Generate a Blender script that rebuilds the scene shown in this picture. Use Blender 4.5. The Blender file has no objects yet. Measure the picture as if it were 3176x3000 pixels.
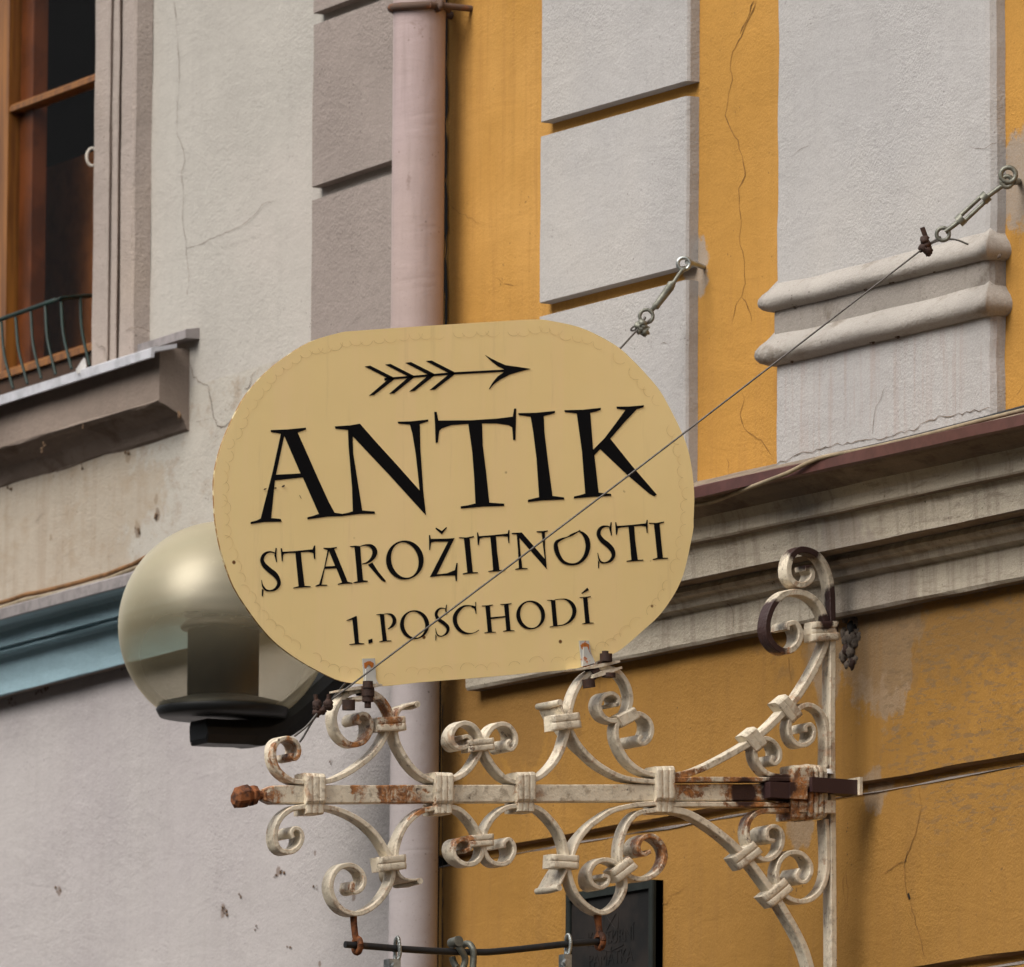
import bpy, math, random
from mathutils import Vector, Matrix, noise
from mathutils.geometry import tessellate_polygon
random.seed(7)
R_ = math.radians
scene = bpy.context.scene
COL = scene.collection

# ------------------------------------------------------------------ camera
FPX, CX, CY = 36000.0, 1588.0, 1500.0          # focal length and centre in photo pixels
YAW, PITCH, ROLL = R_(60.7), R_(7.65), R_(0.40)
fw = Vector((-math.sin(YAW)*math.cos(PITCH), math.cos(YAW)*math.cos(PITCH), math.sin(PITCH)))
rt0 = Vector((math.cos(YAW), math.sin(YAW), 0))
up0 = rt0.cross(fw)
rt = rt0*math.cos(ROLL) + up0*math.sin(ROLL)
up = up0*math.cos(ROLL) - rt0*math.sin(ROLL)
def ray(x, y): return (fw*FPX + rt*(x-CX) - up*(y-CY)).normalized()
CAM = -19.3*ray(2680, 2440)                    # the bracket's wall anchor is the world origin
cd = bpy.data.cameras.new('camera'); cam = bpy.data.objects.new('camera', cd); COL.objects.link(cam)
cam.matrix_world = Matrix.Translation(CAM) @ Matrix((rt, up, -fw)).transposed().to_4x4()
cd.sensor_fit = 'HORIZONTAL'; cd.sensor_width = 36; cd.lens = 36*FPX/3176
cd.clip_start = 0.5; cd.clip_end = 400
cd.dof.use_dof = True; cd.dof.focus_distance = 18.9; cd.dof.aperture_fstop = 16
scene.camera = cam

# ------------------------------------------------------------------ light
SUN_DIR = Vector((0.13, -0.63, 0.70)).normalized()     # towards the light
w = bpy.data.worlds.new('World'); scene.world = w; w.use_nodes = True
nt = w.node_tree; bg = nt.nodes['Background']
sky = nt.nodes.new('ShaderNodeTexSky'); sky.sky_type = 'NISHITA'; sky.sun_disc = False
sky.sun_elevation = math.asin(SUN_DIR.z); sky.sun_rotation = math.atan2(SUN_DIR.x, SUN_DIR.y)
sky.air_density = 1.0; sky.dust_density = 4.0; sky.ozone_density = 1.0
hs = nt.nodes.new('ShaderNodeHueSaturation'); hs.inputs['Saturation'].default_value = 0.25
nt.links.new(sky.outputs[0], hs.inputs['Color']); nt.links.new(hs.outputs[0], bg.inputs[0])
bg.inputs[1].default_value = 0.15
ld = bpy.data.lights.new('sun', 'SUN'); ld.energy = 1.6; ld.angle = R_(40); ld.color = (1, 0.93, 0.83)
sun = bpy.data.objects.new('sun', ld); COL.objects.link(sun)
sun.rotation_euler = SUN_DIR.to_track_quat('Z', 'Y').to_euler()
vs = scene.view_settings; vs.view_transform = 'Standard'; vs.look = 'None'; vs.exposure = 0.46; vs.gamma = 1

# ------------------------------------------------------------------ planes
def at_x(px, py, x=0.0):                       # on the bracket's plane
    d = ray(px, py); return CAM + d*((x-CAM.x)/d.x)
class Facade:
    def __init__(s, o, u, n): s.o, s.u, s.n = Vector(o), Vector(u), Vector(n)
    def at(s, px, py, off=0.0):
        d = ray(px, py); t = ((s.o + s.n*off - CAM).dot(s.n))/d.dot(s.n); return CAM + d*t
    def U(s, px, py, off=0.0): return (s.at(px, py, off)-s.o).dot(s.u)
    def Z(s, px, py, off=0.0): return s.at(px, py, off).z
    def P(s, u, off, z): p = s.o + s.u*u + s.n*off; return Vector((p.x, p.y, z))
RF = Facade((0,0,0), (1,0,0), (0,-1,0))
corner = RF.at(1373, 1500, 0)
DL = R_(3.8)
LF = Facade((corner.x, 0.02, 0), (math.cos(DL), -math.sin(DL), 0), (-math.sin(DL), -math.cos(DL), 0))
class Fr:                                      # a zoom frame: its pixels to photo pixels
    def __init__(s, x0, y0, k): s.x0, s.y0, s.k = x0, y0, k
    def __call__(s, x, y): return (s.x0 + x/s.k, s.y0 + y/s.k)
FA=Fr(700,2000,2.8371); FB=Fr(1300,2000,2.4825); FC=Fr(2000,1650,2.648); FD=Fr(1950,2200,2.345)
FE=Fr(700,2400,2.648); FG=Fr(1300,2400,2.4825); FH=Fr(300,1550,2.2067); FK=Fr(2100,1200,1.8457)
OV=Fr(0,0,0.62531); Z1=Fr(0,0,1.8055); Z2=Fr(1000,0,1.8055); Z3=Fr(2076,0,1.8055); ZL=Fr(0,900,2.345)
ZB=Fr(0,1700,3.7511); RO=Fr(1040,2850,3.972); RP=Fr(1500,2800,3.972); ZT=Fr(1880,750,5.36); ZP=Fr(1700,2700,4.965)
ZW=Fr(2400,2300,5.36); ZC1=Fr(1050,2000,7.504); ZC2=Fr(1720,1950,7.093)

# ------------------------------------------------------------------ materials
def new_mat(name):
    m = bpy.data.materials.new(name); m.use_nodes = True; t = m.node_tree
    return m, t, t.nodes['Principled BSDF']
class N:
    def __init__(s, t):
        s.t = t; s.tc = t.nodes.new('ShaderNodeTexCoord').outputs['Object']
    def map(s, sc=(1,1,1), rot=(0,0,0), loc=(0,0,0)):
        n = s.t.nodes.new('ShaderNodeMapping'); n.inputs['Scale'].default_value = sc
        n.inputs['Rotation'].default_value = rot; n.inputs['Location'].default_value = loc
        s.t.links.new(s.tc, n.inputs[0]); return n.outputs[0]
    def noise(s, scale, detail=3, rough=.55, vec=None, dist=0):
        n = s.t.nodes.new('ShaderNodeTexNoise'); n.inputs['Scale'].default_value = scale
        n.inputs['Detail'].default_value = detail; n.inputs['Roughness'].default_value = rough
        n.inputs['Distortion'].default_value = dist
        s.t.links.new(vec or s.tc, n.inputs['Vector']); return n.outputs['Fac']
    def voro(s, scale, vec=None, feat='F1'):
        n = s.t.nodes.new('ShaderNodeTexVoronoi'); n.feature = feat; n.inputs['Scale'].default_value = scale
        s.t.links.new(vec or s.tc, n.inputs['Vector']); return n.outputs
    def ramp(s, v, a, b, lo=0.0, hi=1.0, smooth=True):
        n = s.t.nodes.new('ShaderNodeMapRange'); n.interpolation_type = 'SMOOTHSTEP' if smooth else 'LINEAR'
        for i, q in enumerate((a, b, lo, hi)): n.inputs[i+1].default_value = q
        s.t.links.new(v, n.inputs[0]); return n.outputs[0]
    def math(s, op, a, b=None):
        n = s.t.nodes.new('ShaderNodeMath'); n.operation = op; n.use_clamp = False
        for i, q in enumerate((a, b)):
            if q is None: continue
            if hasattr(q, 'is_output'): s.t.links.new(q, n.inputs[i])
            else: n.inputs[i].default_value = q
        return n.outputs[0]
    def mix(s, f, a, b):
        n = s.t.nodes.new('ShaderNodeMix'); n.data_type = 'RGBA'
        for i, q in ((0, f), (6, a), (7, b)):
            if hasattr(q, 'is_output'): s.t.links.new(q, n.inputs[i])
            elif i == 0: n.inputs[0].default_value = q
            else: n.inputs[i].default_value = (*q, 1)
        return n.outputs[2]
    def bump(s, h, strength, dist, nrm=None):
        n = s.t.nodes.new('ShaderNodeBump'); n.inputs['Strength'].default_value = strength
        n.inputs['Distance'].default_value = dist; s.t.links.new(h, n.inputs['Height'])
        if nrm: s.t.links.new(nrm, n.inputs['Normal'])
        return n.outputs[0]
    def spots(s, pts, wob=.5, wscale=30):         # marks with a place and a shape of their own
        out = None; wn = s.noise(wscale, 5, .65)
        for p, r, zz in pts:
            v = s.t.nodes.new('ShaderNodeVectorMath'); v.operation = 'SUBTRACT'
            s.t.links.new(s.tc, v.inputs[0]); v.inputs[1].default_value = p
            v2 = s.t.nodes.new('ShaderNodeVectorMath'); v2.operation = 'MULTIPLY'
            s.t.links.new(v.outputs[0], v2.inputs[0]); v2.inputs[1].default_value = (1, 1, zz)
            v3 = s.t.nodes.new('ShaderNodeVectorMath'); v3.operation = 'LENGTH'
            s.t.links.new(v2.outputs[0], v3.inputs[0])
            d = s.math('DIVIDE', v3.outputs['Value'], r)
            d = s.math('ADD', d, s.math('MULTIPLY', s.math('SUBTRACT', wn, .5), wob*4))
            k = s.ramp(d, .8, 1.1, 1, 0)
            out = k if out is None else s.math('MAXIMUM', out, k)
        return out

def plaster(name, base, dark=.82, specks=.5, grain=1.0, stains=None, blot=None, streak=.10, tintb=None, speckc=(.05,.035,.025), rough=.92):
    m, t, b = new_mat(name); n = N(t)
    base = tuple(c*.93 for c in base)
    d = tuple(c*dark for c in base)
    big = n.noise(2.3, 6, .62)
    c = n.mix(n.ramp(big, .3, .72), d, base)
    c = n.mix(n.ramp(n.noise(38, 4, .6), .35, .7, 0, .22), c, tuple(v*.8 for v in base))
    if tintb: c = n.mix(n.ramp(n.noise(1.1, 4, .6, n.map(loc=(5,3,1))), .42, .66, 0, .7), c, tintb)
    st = n.noise(1, 4, .6, n.map(sc=(40, 40, 3.0)))
    c = n.mix(n.ramp(st, .5, .8, 0, streak), c, tuple(v*.45 for v in base))
    if blot:                                     # (colour, lo, hi, scale, amount, z stretch)
        col, lo, hi, sc, am, zs = blot
        c = n.mix(n.ramp(n.noise(sc, 7, .72, n.map(sc=(1,1,zs)), .4), lo, hi, 0, am), c, col)
    if stains:
        for pts, col, am, wob, ws in stains:
            c = n.mix(n.math('MULTIPLY', n.spots(pts, wob, ws), am), c, col)
    c = n.mix(n.ramp(n.noise(330, 2, .7), .42, .66, 0, .26*grain), c, tuple(v*.55 for v in base))
    v1 = n.voro(85); v2 = n.voro(210, n.map(loc=(3,1,2)))
    dens = n.ramp(n.noise(9, 3), .42, .68)
    sp = n.math('MULTIPLY', n.ramp(v1['Distance'], .10, .22, 1, 0), n.ramp(n.noise(31, 1, .5, n.map(loc=(9,9,9))), .55, .6))
    sp2 = n.math('MULTIPLY', n.ramp(v2['Distance'], .12, .30, 1, 0), n.ramp(n.noise(77, 1), .50, .58))
    c = n.mix(n.math('MULTIPLY', n.math('MULTIPLY', sp, dens), specks), c, speckc)
    c = n.mix(n.math('MULTIPLY', sp2, specks*.38), c, tuple(v*.5 for v in base))
    t.links.new(c, b.inputs['Base Color']); b.inputs['Roughness'].default_value = rough
    b.inputs['Specular IOR Level'].default_value = .15
    h = n.math('ADD', n.math('MULTIPLY', n.noise(190, 3, .6), 1.0), n.math('MULTIPLY', n.noise(45, 4, .6), .9))
    h = n.math('MULTIPLY', h, n.ramp(n.noise(3.4, 4, .6, n.map(loc=(2,6,4))), .34, .68, .35, 1.35))
    h2 = n.math('ADD', n.noise(7, 3, .5), n.math('MULTIPLY', n.noise(5, 5, .6, n.map(sc=(1,1,3.2), rot=(0,.5,0)), 1.2), .6))
    nb = n.bump(h, .48*grain, .0035); nb = n.bump(h2, .24, .012, nb)
    t.links.new(nb, b.inputs['Normal'])
    return m

def simple(name, col, rough=.5, metal=0.0, var=.25, vs_=40, bump=.3, col2=None, lo=.4, hi=.65, spec=.4):
    m, t, b = new_mat(name); n = N(t)
    c = n.mix(n.ramp(n.noise(vs_, 5, .65), lo, hi), col, col2 or tuple(v*(1-var) for v in col))
    t.links.new(c, b.inputs['Base Color']); b.inputs['Roughness'].default_value = rough
    b.inputs['Metallic'].default_value = metal; b.inputs['Specular IOR Level'].default_value = spec
    t.links.new(n.bump(n.noise(vs_*4, 3), bump, .001), b.inputs['Normal'])
    return m

def painted_iron(name, paint, rust_pts, brown_pts, rust=.5):
    m, t, b = new_mat(name); n = N(t)
    c = n.mix(n.ramp(n.noise(14, 5, .65), .35, .7), paint, tuple(v*.78 for v in paint))
    c = n.mix(n.ramp(n.noise(60, 5, .7), .50, .68, 0, .62), c, (.20,.15,.10))           # grime
    edge = n.noise(26, 7, .72, None, .6); big = n.noise(6, 3, .55, n.map(loc=(3,7,1)))
    r = n.math('ADD', edge, n.math('MULTIPLY', n.math('SUBTRACT', big, .5), .55))
    rm = n.ramp(r, .585, .66, 0, rust)
    if rust_pts:
        sp_ = n.math('MULTIPLY', n.spots(rust_pts, .6, 60), n.ramp(n.noise(48, 6, .75, n.map(loc=(4,4,4)), .5), .36, .52, .15, .95))
        rm = n.math('MAXIMUM', rm, sp_)
    bv = t.nodes.new('ShaderNodeBevel'); bv.samples = 4; bv.inputs[0].default_value = .0035
    ge = t.nodes.new('ShaderNodeNewGeometry'); dt = t.nodes.new('ShaderNodeVectorMath'); dt.operation = 'DOT_PRODUCT'
    t.links.new(bv.outputs[0], dt.inputs[0]); t.links.new(ge.outputs['Normal'], dt.inputs[1])
    ed = n.math('MULTIPLY', n.ramp(dt.outputs['Value'], .99, .84, 0, 1), n.ramp(n.noise(33, 6, .72, n.map(loc=(8,1,3))), .44, .60, 0, .8))
    rm = n.math('MAXIMUM', rm, ed)
    rustc = n.mix(n.ramp(n.noise(75, 5, .75), .35, .65), (.11,.036,.012), (.44,.17,.040))
    c = n.mix(rm, c, rustc)
    pit = n.ramp(n.noise(43, 6, .75, n.map(loc=(1,2,8))), .62, .68, 0, .85)
    c = n.mix(pit, c, (.055,.032,.022))
    if brown_pts: c = n.mix(n.spots(brown_pts, .25, 40), c, (.042,.020,.017))
    t.links.new(c, b.inputs['Base Color']); b.inputs['Roughness'].default_value = .5
    b.inputs['Specular IOR Level'].default_value = .35
    h = n.math('SUBTRACT', n.math('ADD', n.noise(120, 4, .65), n.math('MULTIPLY', n.noise(30, 4), 1.5)), n.math('MULTIPLY', pit, .8))
    t.links.new(n.bump(h, .5, .0022), b.inputs['Normal'])
    return m

def X(fr, x, y, xx=.014): return at_x(*fr(x, y), xx)
rust_pts = [(X(FD,850,600),.040,1),(X(FD,800,520),.035,1),(X(FD,450,530),.040,1.5),(X(FD,1190,640),.05,1),(X(FD,860,720),.04,1),
            (X(FE,1480,220),.050,1.8),(X(FE,1100,100),.016,1),(X(FE,340,180),.028,1),(X(FE,1350,100),.022,1),(X(FA,1200,800),.028,1),
            (X(FA,1420,560),.028,1),(X(FG,1770,500),.035,1),(X(FG,1880,640),.03,1),(X(FA,1090,640),.02,1),(X(FA,550,980),.03,1),
            (X(FC,950,720),.03,1),(X(FC,1030,950),.04,1),(X(FA,1180,830),.03,1),(X(FG,1690,620),.02,1),(X(FG,330,520),.02,1),(X(FE,970,920),.018,1)]
brown_pts = [(X(FD,835,610),.026,1),(X(FD,1080,580),.032,1),(X(FC,1300,160),.032,1),(X(FC,960,860),.046,1),(X(FC,1000,690),.036,1),(X(FC,1540,590),.016,.45),
             (X(FC,1470,750),.016,1),(X(FC,1570,790),.01,1)]
PAINT = (.74,.65,.50)
M_iron = painted_iron('cream_painted_iron', PAINT, rust_pts, brown_pts)
M_rust = simple('rusted_iron', (.20,.065,.018), .85, 0, .5, 60, .8, (.045,.018,.010))
M_rustd = simple('dark_rusted_bolt', (.040,.020,.014), .75, 0, .5, 90, .7, (.10,.035,.012), .5, .8)
M_brownp = simple('brown_primer', (.040,.018,.018), .55, 0, .3, 60, .3, (.16,.07,.02), .66, .74)
M_white = plaster('lilac_white_plaster', (0.470,0.452,0.440), .88, .42, 1.0, streak=.10,
                  tintb=(.475,.445,.41))
M_dirtywhite = plaster('weathered_moulding_plaster', (0.450,0.415,0.375), .80, .8, 1.1, blot=((.16,.125,.09),.52,.74,9,.75,2.2), streak=.25)
cem = [(RF.at(*ZT(1500,450),0),.045,.8), (RF.at(3165,560,0),.06,.7)]
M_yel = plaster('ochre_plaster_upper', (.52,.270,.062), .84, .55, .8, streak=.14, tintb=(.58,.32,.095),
                stains=[(cem,(.30,.26,.22),.9,.35,40)])
cem2 = [(RF.at(2700,1960,0),.10,.75),(RF.at(2760,2060,0),.075,.7),(RF.at(2800,1930,0),.07,1.2),(RF.at(2560,2010,0),.06,.6),(RF.at(2710,2450,0),.045,1.2),(RF.at(2480,2560,0),.04,.9)]
M_yel2 = plaster('ochre_plaster_lower', (.385,.20,.047), .74, .75, .9, streak=.16, tintb=(.35,.185,.05),  # upper ochre darkened to paint the shade of sign and cornice
                 stains=[(cem2,(.27,.215,.16),.70,.45,26),([(RF.at(1550,2180,0),.3,2.2)],(.22,.12,.04),.55,.6,20),
                         ([(RF.at(2900,1890,0),.5,4)],(.20,.12,.05),.5,.6,20)])  # wide dark band painted for shade under the cornice
# flaking patch: grey scales showing through the ochre right of the bracket
def add_flakes(m, pts, col):
    t = m.node_tree; b = t.nodes['Principled BSDF']; n = N(t)
    src = b.inputs['Base Color'].links[0].from_socket
    k = n.ramp(n.noise(50, 5, .68, n.map(sc=(.5,1,2.0)), .3), .53, .57)
    msk = n.math('MULTIPLY', k, n.spots(pts, .25, 6))
    t.links.new(n.mix(n.math('MULTIPLY', msk, .62), src, col), b.inputs['Base Color'])
add_flakes(M_yel2, [(RF.at(3010,2120,0),.30,1.1)], (.17,.115,.065))
M_cornice = plaster('cornice_plaster', (.57,.505,.405), .82, .9, 1.3, blot=((.14,.105,.075),.50,.72,12,.6,6.5), streak=.10,
                    stains=[([(RF.at(2680,1860,.05),.13,.8),(RF.at(2640,1960,.05),.12,.8)],(.33,.285,.24),.8,.4,24)])
M_corned = plaster('dirty_shaded_cornice_cove', (.33,.265,.20), .6, .8, 1.2, blot=((.08,.055,.04),.45,.70,8,.7,3), streak=.2)  # dirt plus painted shade, used on the cove and soffits
M_cream = plaster('cream_plaster', (.480,.452,.408), .88, .45, .9, streak=.10, tintb=(.49,.445,.405))
M_creamd = plaster('soiled_cream_plaster', (0.480,0.450,0.395), .88, .6, .9, tintb=(.47,.425,.37), streak=.12,
                   blot=((.25,.17,.10),.48,.70,11,.55,1.6),
                   stains=[([(LF.at(*ZL(1000,1750),0),.017,1),(LF.at(*ZL(1140,1640),0),.012,.8),(LF.at(*ZL(370,1800),0),.006,1),(LF.at(*ZL(1130,1520),0),.010,1),(LF.at(*ZL(930,1210),0),.012,1)],(.13,.075,.04),.7,.6,60),
                           ([(LF.at(*ZL(300,1700),0),.55,2.6)],(.34,.27,.19),.55,.6,9)])
M_pinkw = plaster('lilac_wall_plaster', (.475,.437,.435), .90, .50, 1.1, streak=.08, tintb=(.47,.44,.425),
                  blot=((.30,.20,.12),.66,.78,9,.5,1),
                  stains=[([(LF.at(OV(540,1690)[0],OV(540,1690)[1],0),.009,.8),(LF.at(*OV(115,1727),0),.009,.8),(LF.at(*OV(432,1765),0),.009,.6),(LF.at(*OV(610,1655),0),.006,1),
                            (LF.at(*OV(685,1740),0),.008,1),(LF.at(*OV(620,1870),0),.006,1),(LF.at(*OV(760,1410),0),.006,1)],(.16,.10,.065),.7,.5,90)])
M_mauve = plaster('mauve_quoin_plaster', (0.350,0.295,0.265), .86, .7, 1.5, streak=.10)
M_surr = plaster('mauve_surround_plaster', (0.420,0.355,0.315), .85, .8, 1.3, streak=.25, tintb=(.42,.33,.25))
M_apron = plaster('brown_mauve_apron', (0.290,0.230,0.190), .72, .7, 1.0, streak=.12, blot=((.10,.065,.045),.58,.76,7,.6,2.5))
M_blue = plaster('blue_painted_cornice', (.36,.52,.585), .84, .5, .7, streak=.10, blot=((.16,.13,.085),.64,.78,12,.6,1.5))
M_pipe = plaster('pink_painted_pipe', (.45,.350,.320), .90, .7, .22, streak=.30, rough=.5, tintb=(.43,.335,.335), speckc=(.12,.08,.06), stains=[([(RF.at(1290,62,.12),.034,.9),(RF.at(1330,1020,.12),.022,.35),(RF.at(1260,560,.12),.012,.3)],(.22,.15,.13),.55,.4,45)])
M_pipe2 = plaster('lilac_painted_pipe', (.43,.385,.385), .92, .8, .25, streak=.12, rough=.55)
# rain drips: rusty-grey runs below ledges and fixings
def add_drips(m, pts, col, am, sc=90):
    t = m.node_tree; b = t.nodes['Principled BSDF']; n = N(t)
    src = b.inputs['Base Color'].links[0].from_socket
    k = n.ramp(n.noise(1, 5, .65, n.map(sc=(sc, sc*.3, 3.2), loc=(3,0,2))), .47, .66)
    t.links.new(n.mix(n.math('MULTIPLY', n.math('MULTIPLY', k, n.spots(pts, .18, 12)), am), src, col), b.inputs['Base Color'])
add_drips(M_white, [(RF.at(2550,1180,.03),.14,1.0),(RF.at(2800,1110,.03),.16,1.0),(RF.at(2980,1060,.03),.14,1.0)], (.32,.24,.20), .36, 75)
add_drips(M_cornice, [(RF.at(2950,1640,.1),.5,1.2),(RF.at(2300,1800,.1),.5,1.2)], (.16,.12,.085), .35, 40)
add_drips(M_creamd, [(LF.at(*ZL(300,1400),0),.5,1.3)], (.26,.19,.13), .30, 38)
add_drips(M_yel, [(RF.at(2300,1450,0),.35,1.0),(RF.at(1520,700,0),.5,.6)], (.36,.18,.05), .40, 60)
add_drips(M_yel2, [(RF.at(2200,2250,0),1.2,1.0)], (.24,.13,.04), .30, 35)
add_drips(M_pinkw, [(LF.at(500,2350,0),.7,.8)], (.30,.27,.25), .13, 30)
M_flash = simple('brown_flashing', (.105,.042,.036), .45, .1, .25, 30, .1)
M_zinc = simple('weathered_zinc', (.50,.50,.53), .6, .0, .25, 22, .2)
M_zincd = simple('dull_zinc', (.30,.27,.265), .6, .2, .3, 30, .3)
M_black = simple('black_gap', (.012,.011,.010), .9)  # flat black put in for the dark inside gaps and holes
M_crack = simple('crack', (.20,.155,.12), 1, 0, .5)
M_cracky = simple('ochre_crack', (.26,.125,.03), 1, 0, .5)
M_sign = None
m, t, b = new_mat('cream_enamel_sign'); n = N(t)
c = n.mix(n.ramp(n.noise(2.2, 4, .6), .3, .7), (.92,.715,.345), (.88,.675,.315))
c = n.mix(n.ramp(n.noise(1, 5, .6, n.map(sc=(1,22,1.2))), .45, .7, 0, .5), c, (.92,.68,.36))
c = n.mix(n.ramp(n.noise(1, 6, .7, n.map(sc=(1,30,2.2), loc=(0,3,3))), .56, .74, 0, .22), c, (.50,.36,.19))
c = n.mix(n.math('MULTIPLY', n.ramp(n.voro(22)['Distance'], .05, .09, 1, 0), n.ramp(n.noise(8, 1), .55, .6)), c, (.16,.07,.02))
t.links.new(c, b.inputs['Base Color']); b.inputs['Roughness'].default_value = .42; b.inputs['Specular IOR Level'].default_value = .3
t.links.new(n.bump(n.noise(7, 3), .25, .004), b.inputs['Normal']); M_sign = m
M_signedge = simple('lifted_film_edge', (.90,.675,.345), .45, 0, .06, 20, .1)
M_scal = simple('film_scallop', (.76,.56,.27), .6, 0, .4, 60, .1)
M_rim = simple('sign_rim', (.30,.16,.05), .7, 0, .5, 70, .4, (.62,.52,.30), .5, .6)
M_ink = simple('black_vinyl', (.004,.004,.005), .75, 0, .1, 30, .02, spec=.1)
M_tape = simple('white_strap', (.50,.50,.47), .5, 0, .2, 60, .3, (.42,.12,.03), .58, .66)
M_wood = simple('varnished_wood', (.36,.16,.035), .42, 0, .4, 12, .3, (.13,.045,.010), .4, .7)
m, t, b = new_mat('varnished_window_wood'); n = N(t)
c = n.mix(n.ramp(n.noise(1, 6, .65, n.map(sc=(60, 60, 3.0))), .35, .65), (.27,.105,.016), (.12,.042,.008))
t.links.new(c, b.inputs['Base Color']); b.inputs['Roughness'].default_value = .45; M_wood = m
M_wooddk = simple('inner_red_wood', (.21,.058,.015), .4, 0, .5, 8, .2)
M_room = simple('dark_room', (.007,.005,.004), 1, 0, .5, 4, .05, spec=0)
M_green = simple('green_painted_iron', (.005,.020,.014), .55, 0, .3, 40, .3)
M_galv = simple('galvanised_steel', (.42,.44,.42), .38, .75, .3, 60, .3)
M_galvd = simple('dull_galvanised_steel', (.20,.20,.165), .5, .5, .4, 60, .4)
M_wire = simple('wire_rope', (.13,.12,.11), .5, .6, .4, 300, .6)
M_darkrod = simple('black_steel_rod', (.022,.022,.023), .45, .3, .4, 40, .4, (.06,.04,.03), .55, .75)
M_cable = simple('old_cable', (.30,.235,.15), .7, 0, .35, 25, .3)
M_cableb = simple('brown_cable', (.22,.105,.035), .7, 0, .4, 25, .3)
M_plaque = simple('dark_bronze_plaque', (.009,.009,.009), .7, 0, .4, 10, .3, (.020,.016,.014), .4, .6, spec=.2)
M_plrim = simple('plaque_rim', (.017,.021,.019), .7, 0, .3, 20, .3, spec=.2)
M_lampblk = simple('black_lamp_metal', (.010,.011,.012), .5, 0, .3, 30, .2)
M_core = simple('lamp_core', (.006,.0065,.007), .9, 0, .3, 12, .2, spec=.1)
M_street = simple('asphalt', (.07,.065,.06), .9, 0, .3, 4, .3)
m, t, b = new_mat('window_glass'); b.inputs['Base Color'].default_value = (.006,.005,.004,1)
b.inputs['Roughness'].default_value = .05; b.inputs['Specular IOR Level'].default_value = .06
b.inputs['Alpha'].default_value = .14; M_glass = m
m, t, b = new_mat('smoked_acrylic'); n = N(t)
out = t.nodes['Material Output']
tr = t.nodes.new('ShaderNodeBsdfTransparent'); tr.inputs[0].default_value = (.76,.745,.67,1)
df = t.nodes.new('ShaderNodeBsdfDiffuse'); df.inputs[0].default_value = (.66,.59,.40,1)
tl = t.nodes.new('ShaderNodeBsdfTranslucent'); tl.inputs[0].default_value = (.48,.42,.27,1)
gl = t.nodes.new('ShaderNodeBsdfGlossy'); gl.inputs['Roughness'].default_value = .36; gl.inputs[0].default_value = (.95,.88,.72,1)
ms = t.nodes.new('ShaderNodeMixShader'); ms.inputs[0].default_value = .5
t.links.new(df.outputs[0], ms.inputs[1]); t.links.new(tl.outputs[0], ms.inputs[2])
mx = t.nodes.new('ShaderNodeMixShader'); mz = t.nodes.new('ShaderNodeSeparateXYZ')
t.links.new(n.tc, mz.inputs[0])
GLOBE_PX = FH(868, 868)
lampm = LF.at(1270, 1965, 0)
gdist = (lampm - Vector((0, .36, 0)) - CAM).length
GC = CAM + ray(*GLOBE_PX)*gdist; GR = 327.0/FPX*gdist
dirt = n.ramp(mz.outputs['Z'], GC.z - GR*.7, GC.z + GR*.9, .03, .56)       # dust film settled on the upper half
dirt = n.math('ADD', dirt, n.math('MULTIPLY', n.math('SUBTRACT', n.noise(6, 4), .5), .12))
lw = t.nodes.new('ShaderNodeLayerWeight'); lw.inputs[0].default_value = .5      # longer way through the shell at its rim
dirt = n.math('ADD', dirt, n.math('MULTIPLY', n.math('POWER', lw.outputs['Facing'], 2.6), .62))
dirt = n.math('ADD', dirt, n.math('MULTIPLY', n.ramp(n.noise(60, 5, .7), .58, .72), .06))
t.links.new(dirt, mx.inputs[0]); t.links.new(tr.outputs[0], mx.inputs[1]); t.links.new(ms.outputs[0], mx.inputs[2])
fr = t.nodes.new('ShaderNodeFresnel'); fr.inputs[0].default_value = 1.75
my = t.nodes.new('ShaderNodeMixShader'); gb = t.nodes.new('ShaderNodeNewGeometry'); t.links.new(n.math('MULTIPLY', n.math('MULTIPLY', fr.outputs[0], 1.0), n.math('SUBTRACT', 1.0, gb.outputs['Backfacing'])), my.inputs[0])
t.links.new(mx.outputs[0], my.inputs[1]); t.links.new(gl.outputs[0], my.inputs[2])
t.links.new(my.outputs[0], out.inputs[0]); M_globe = m

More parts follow.
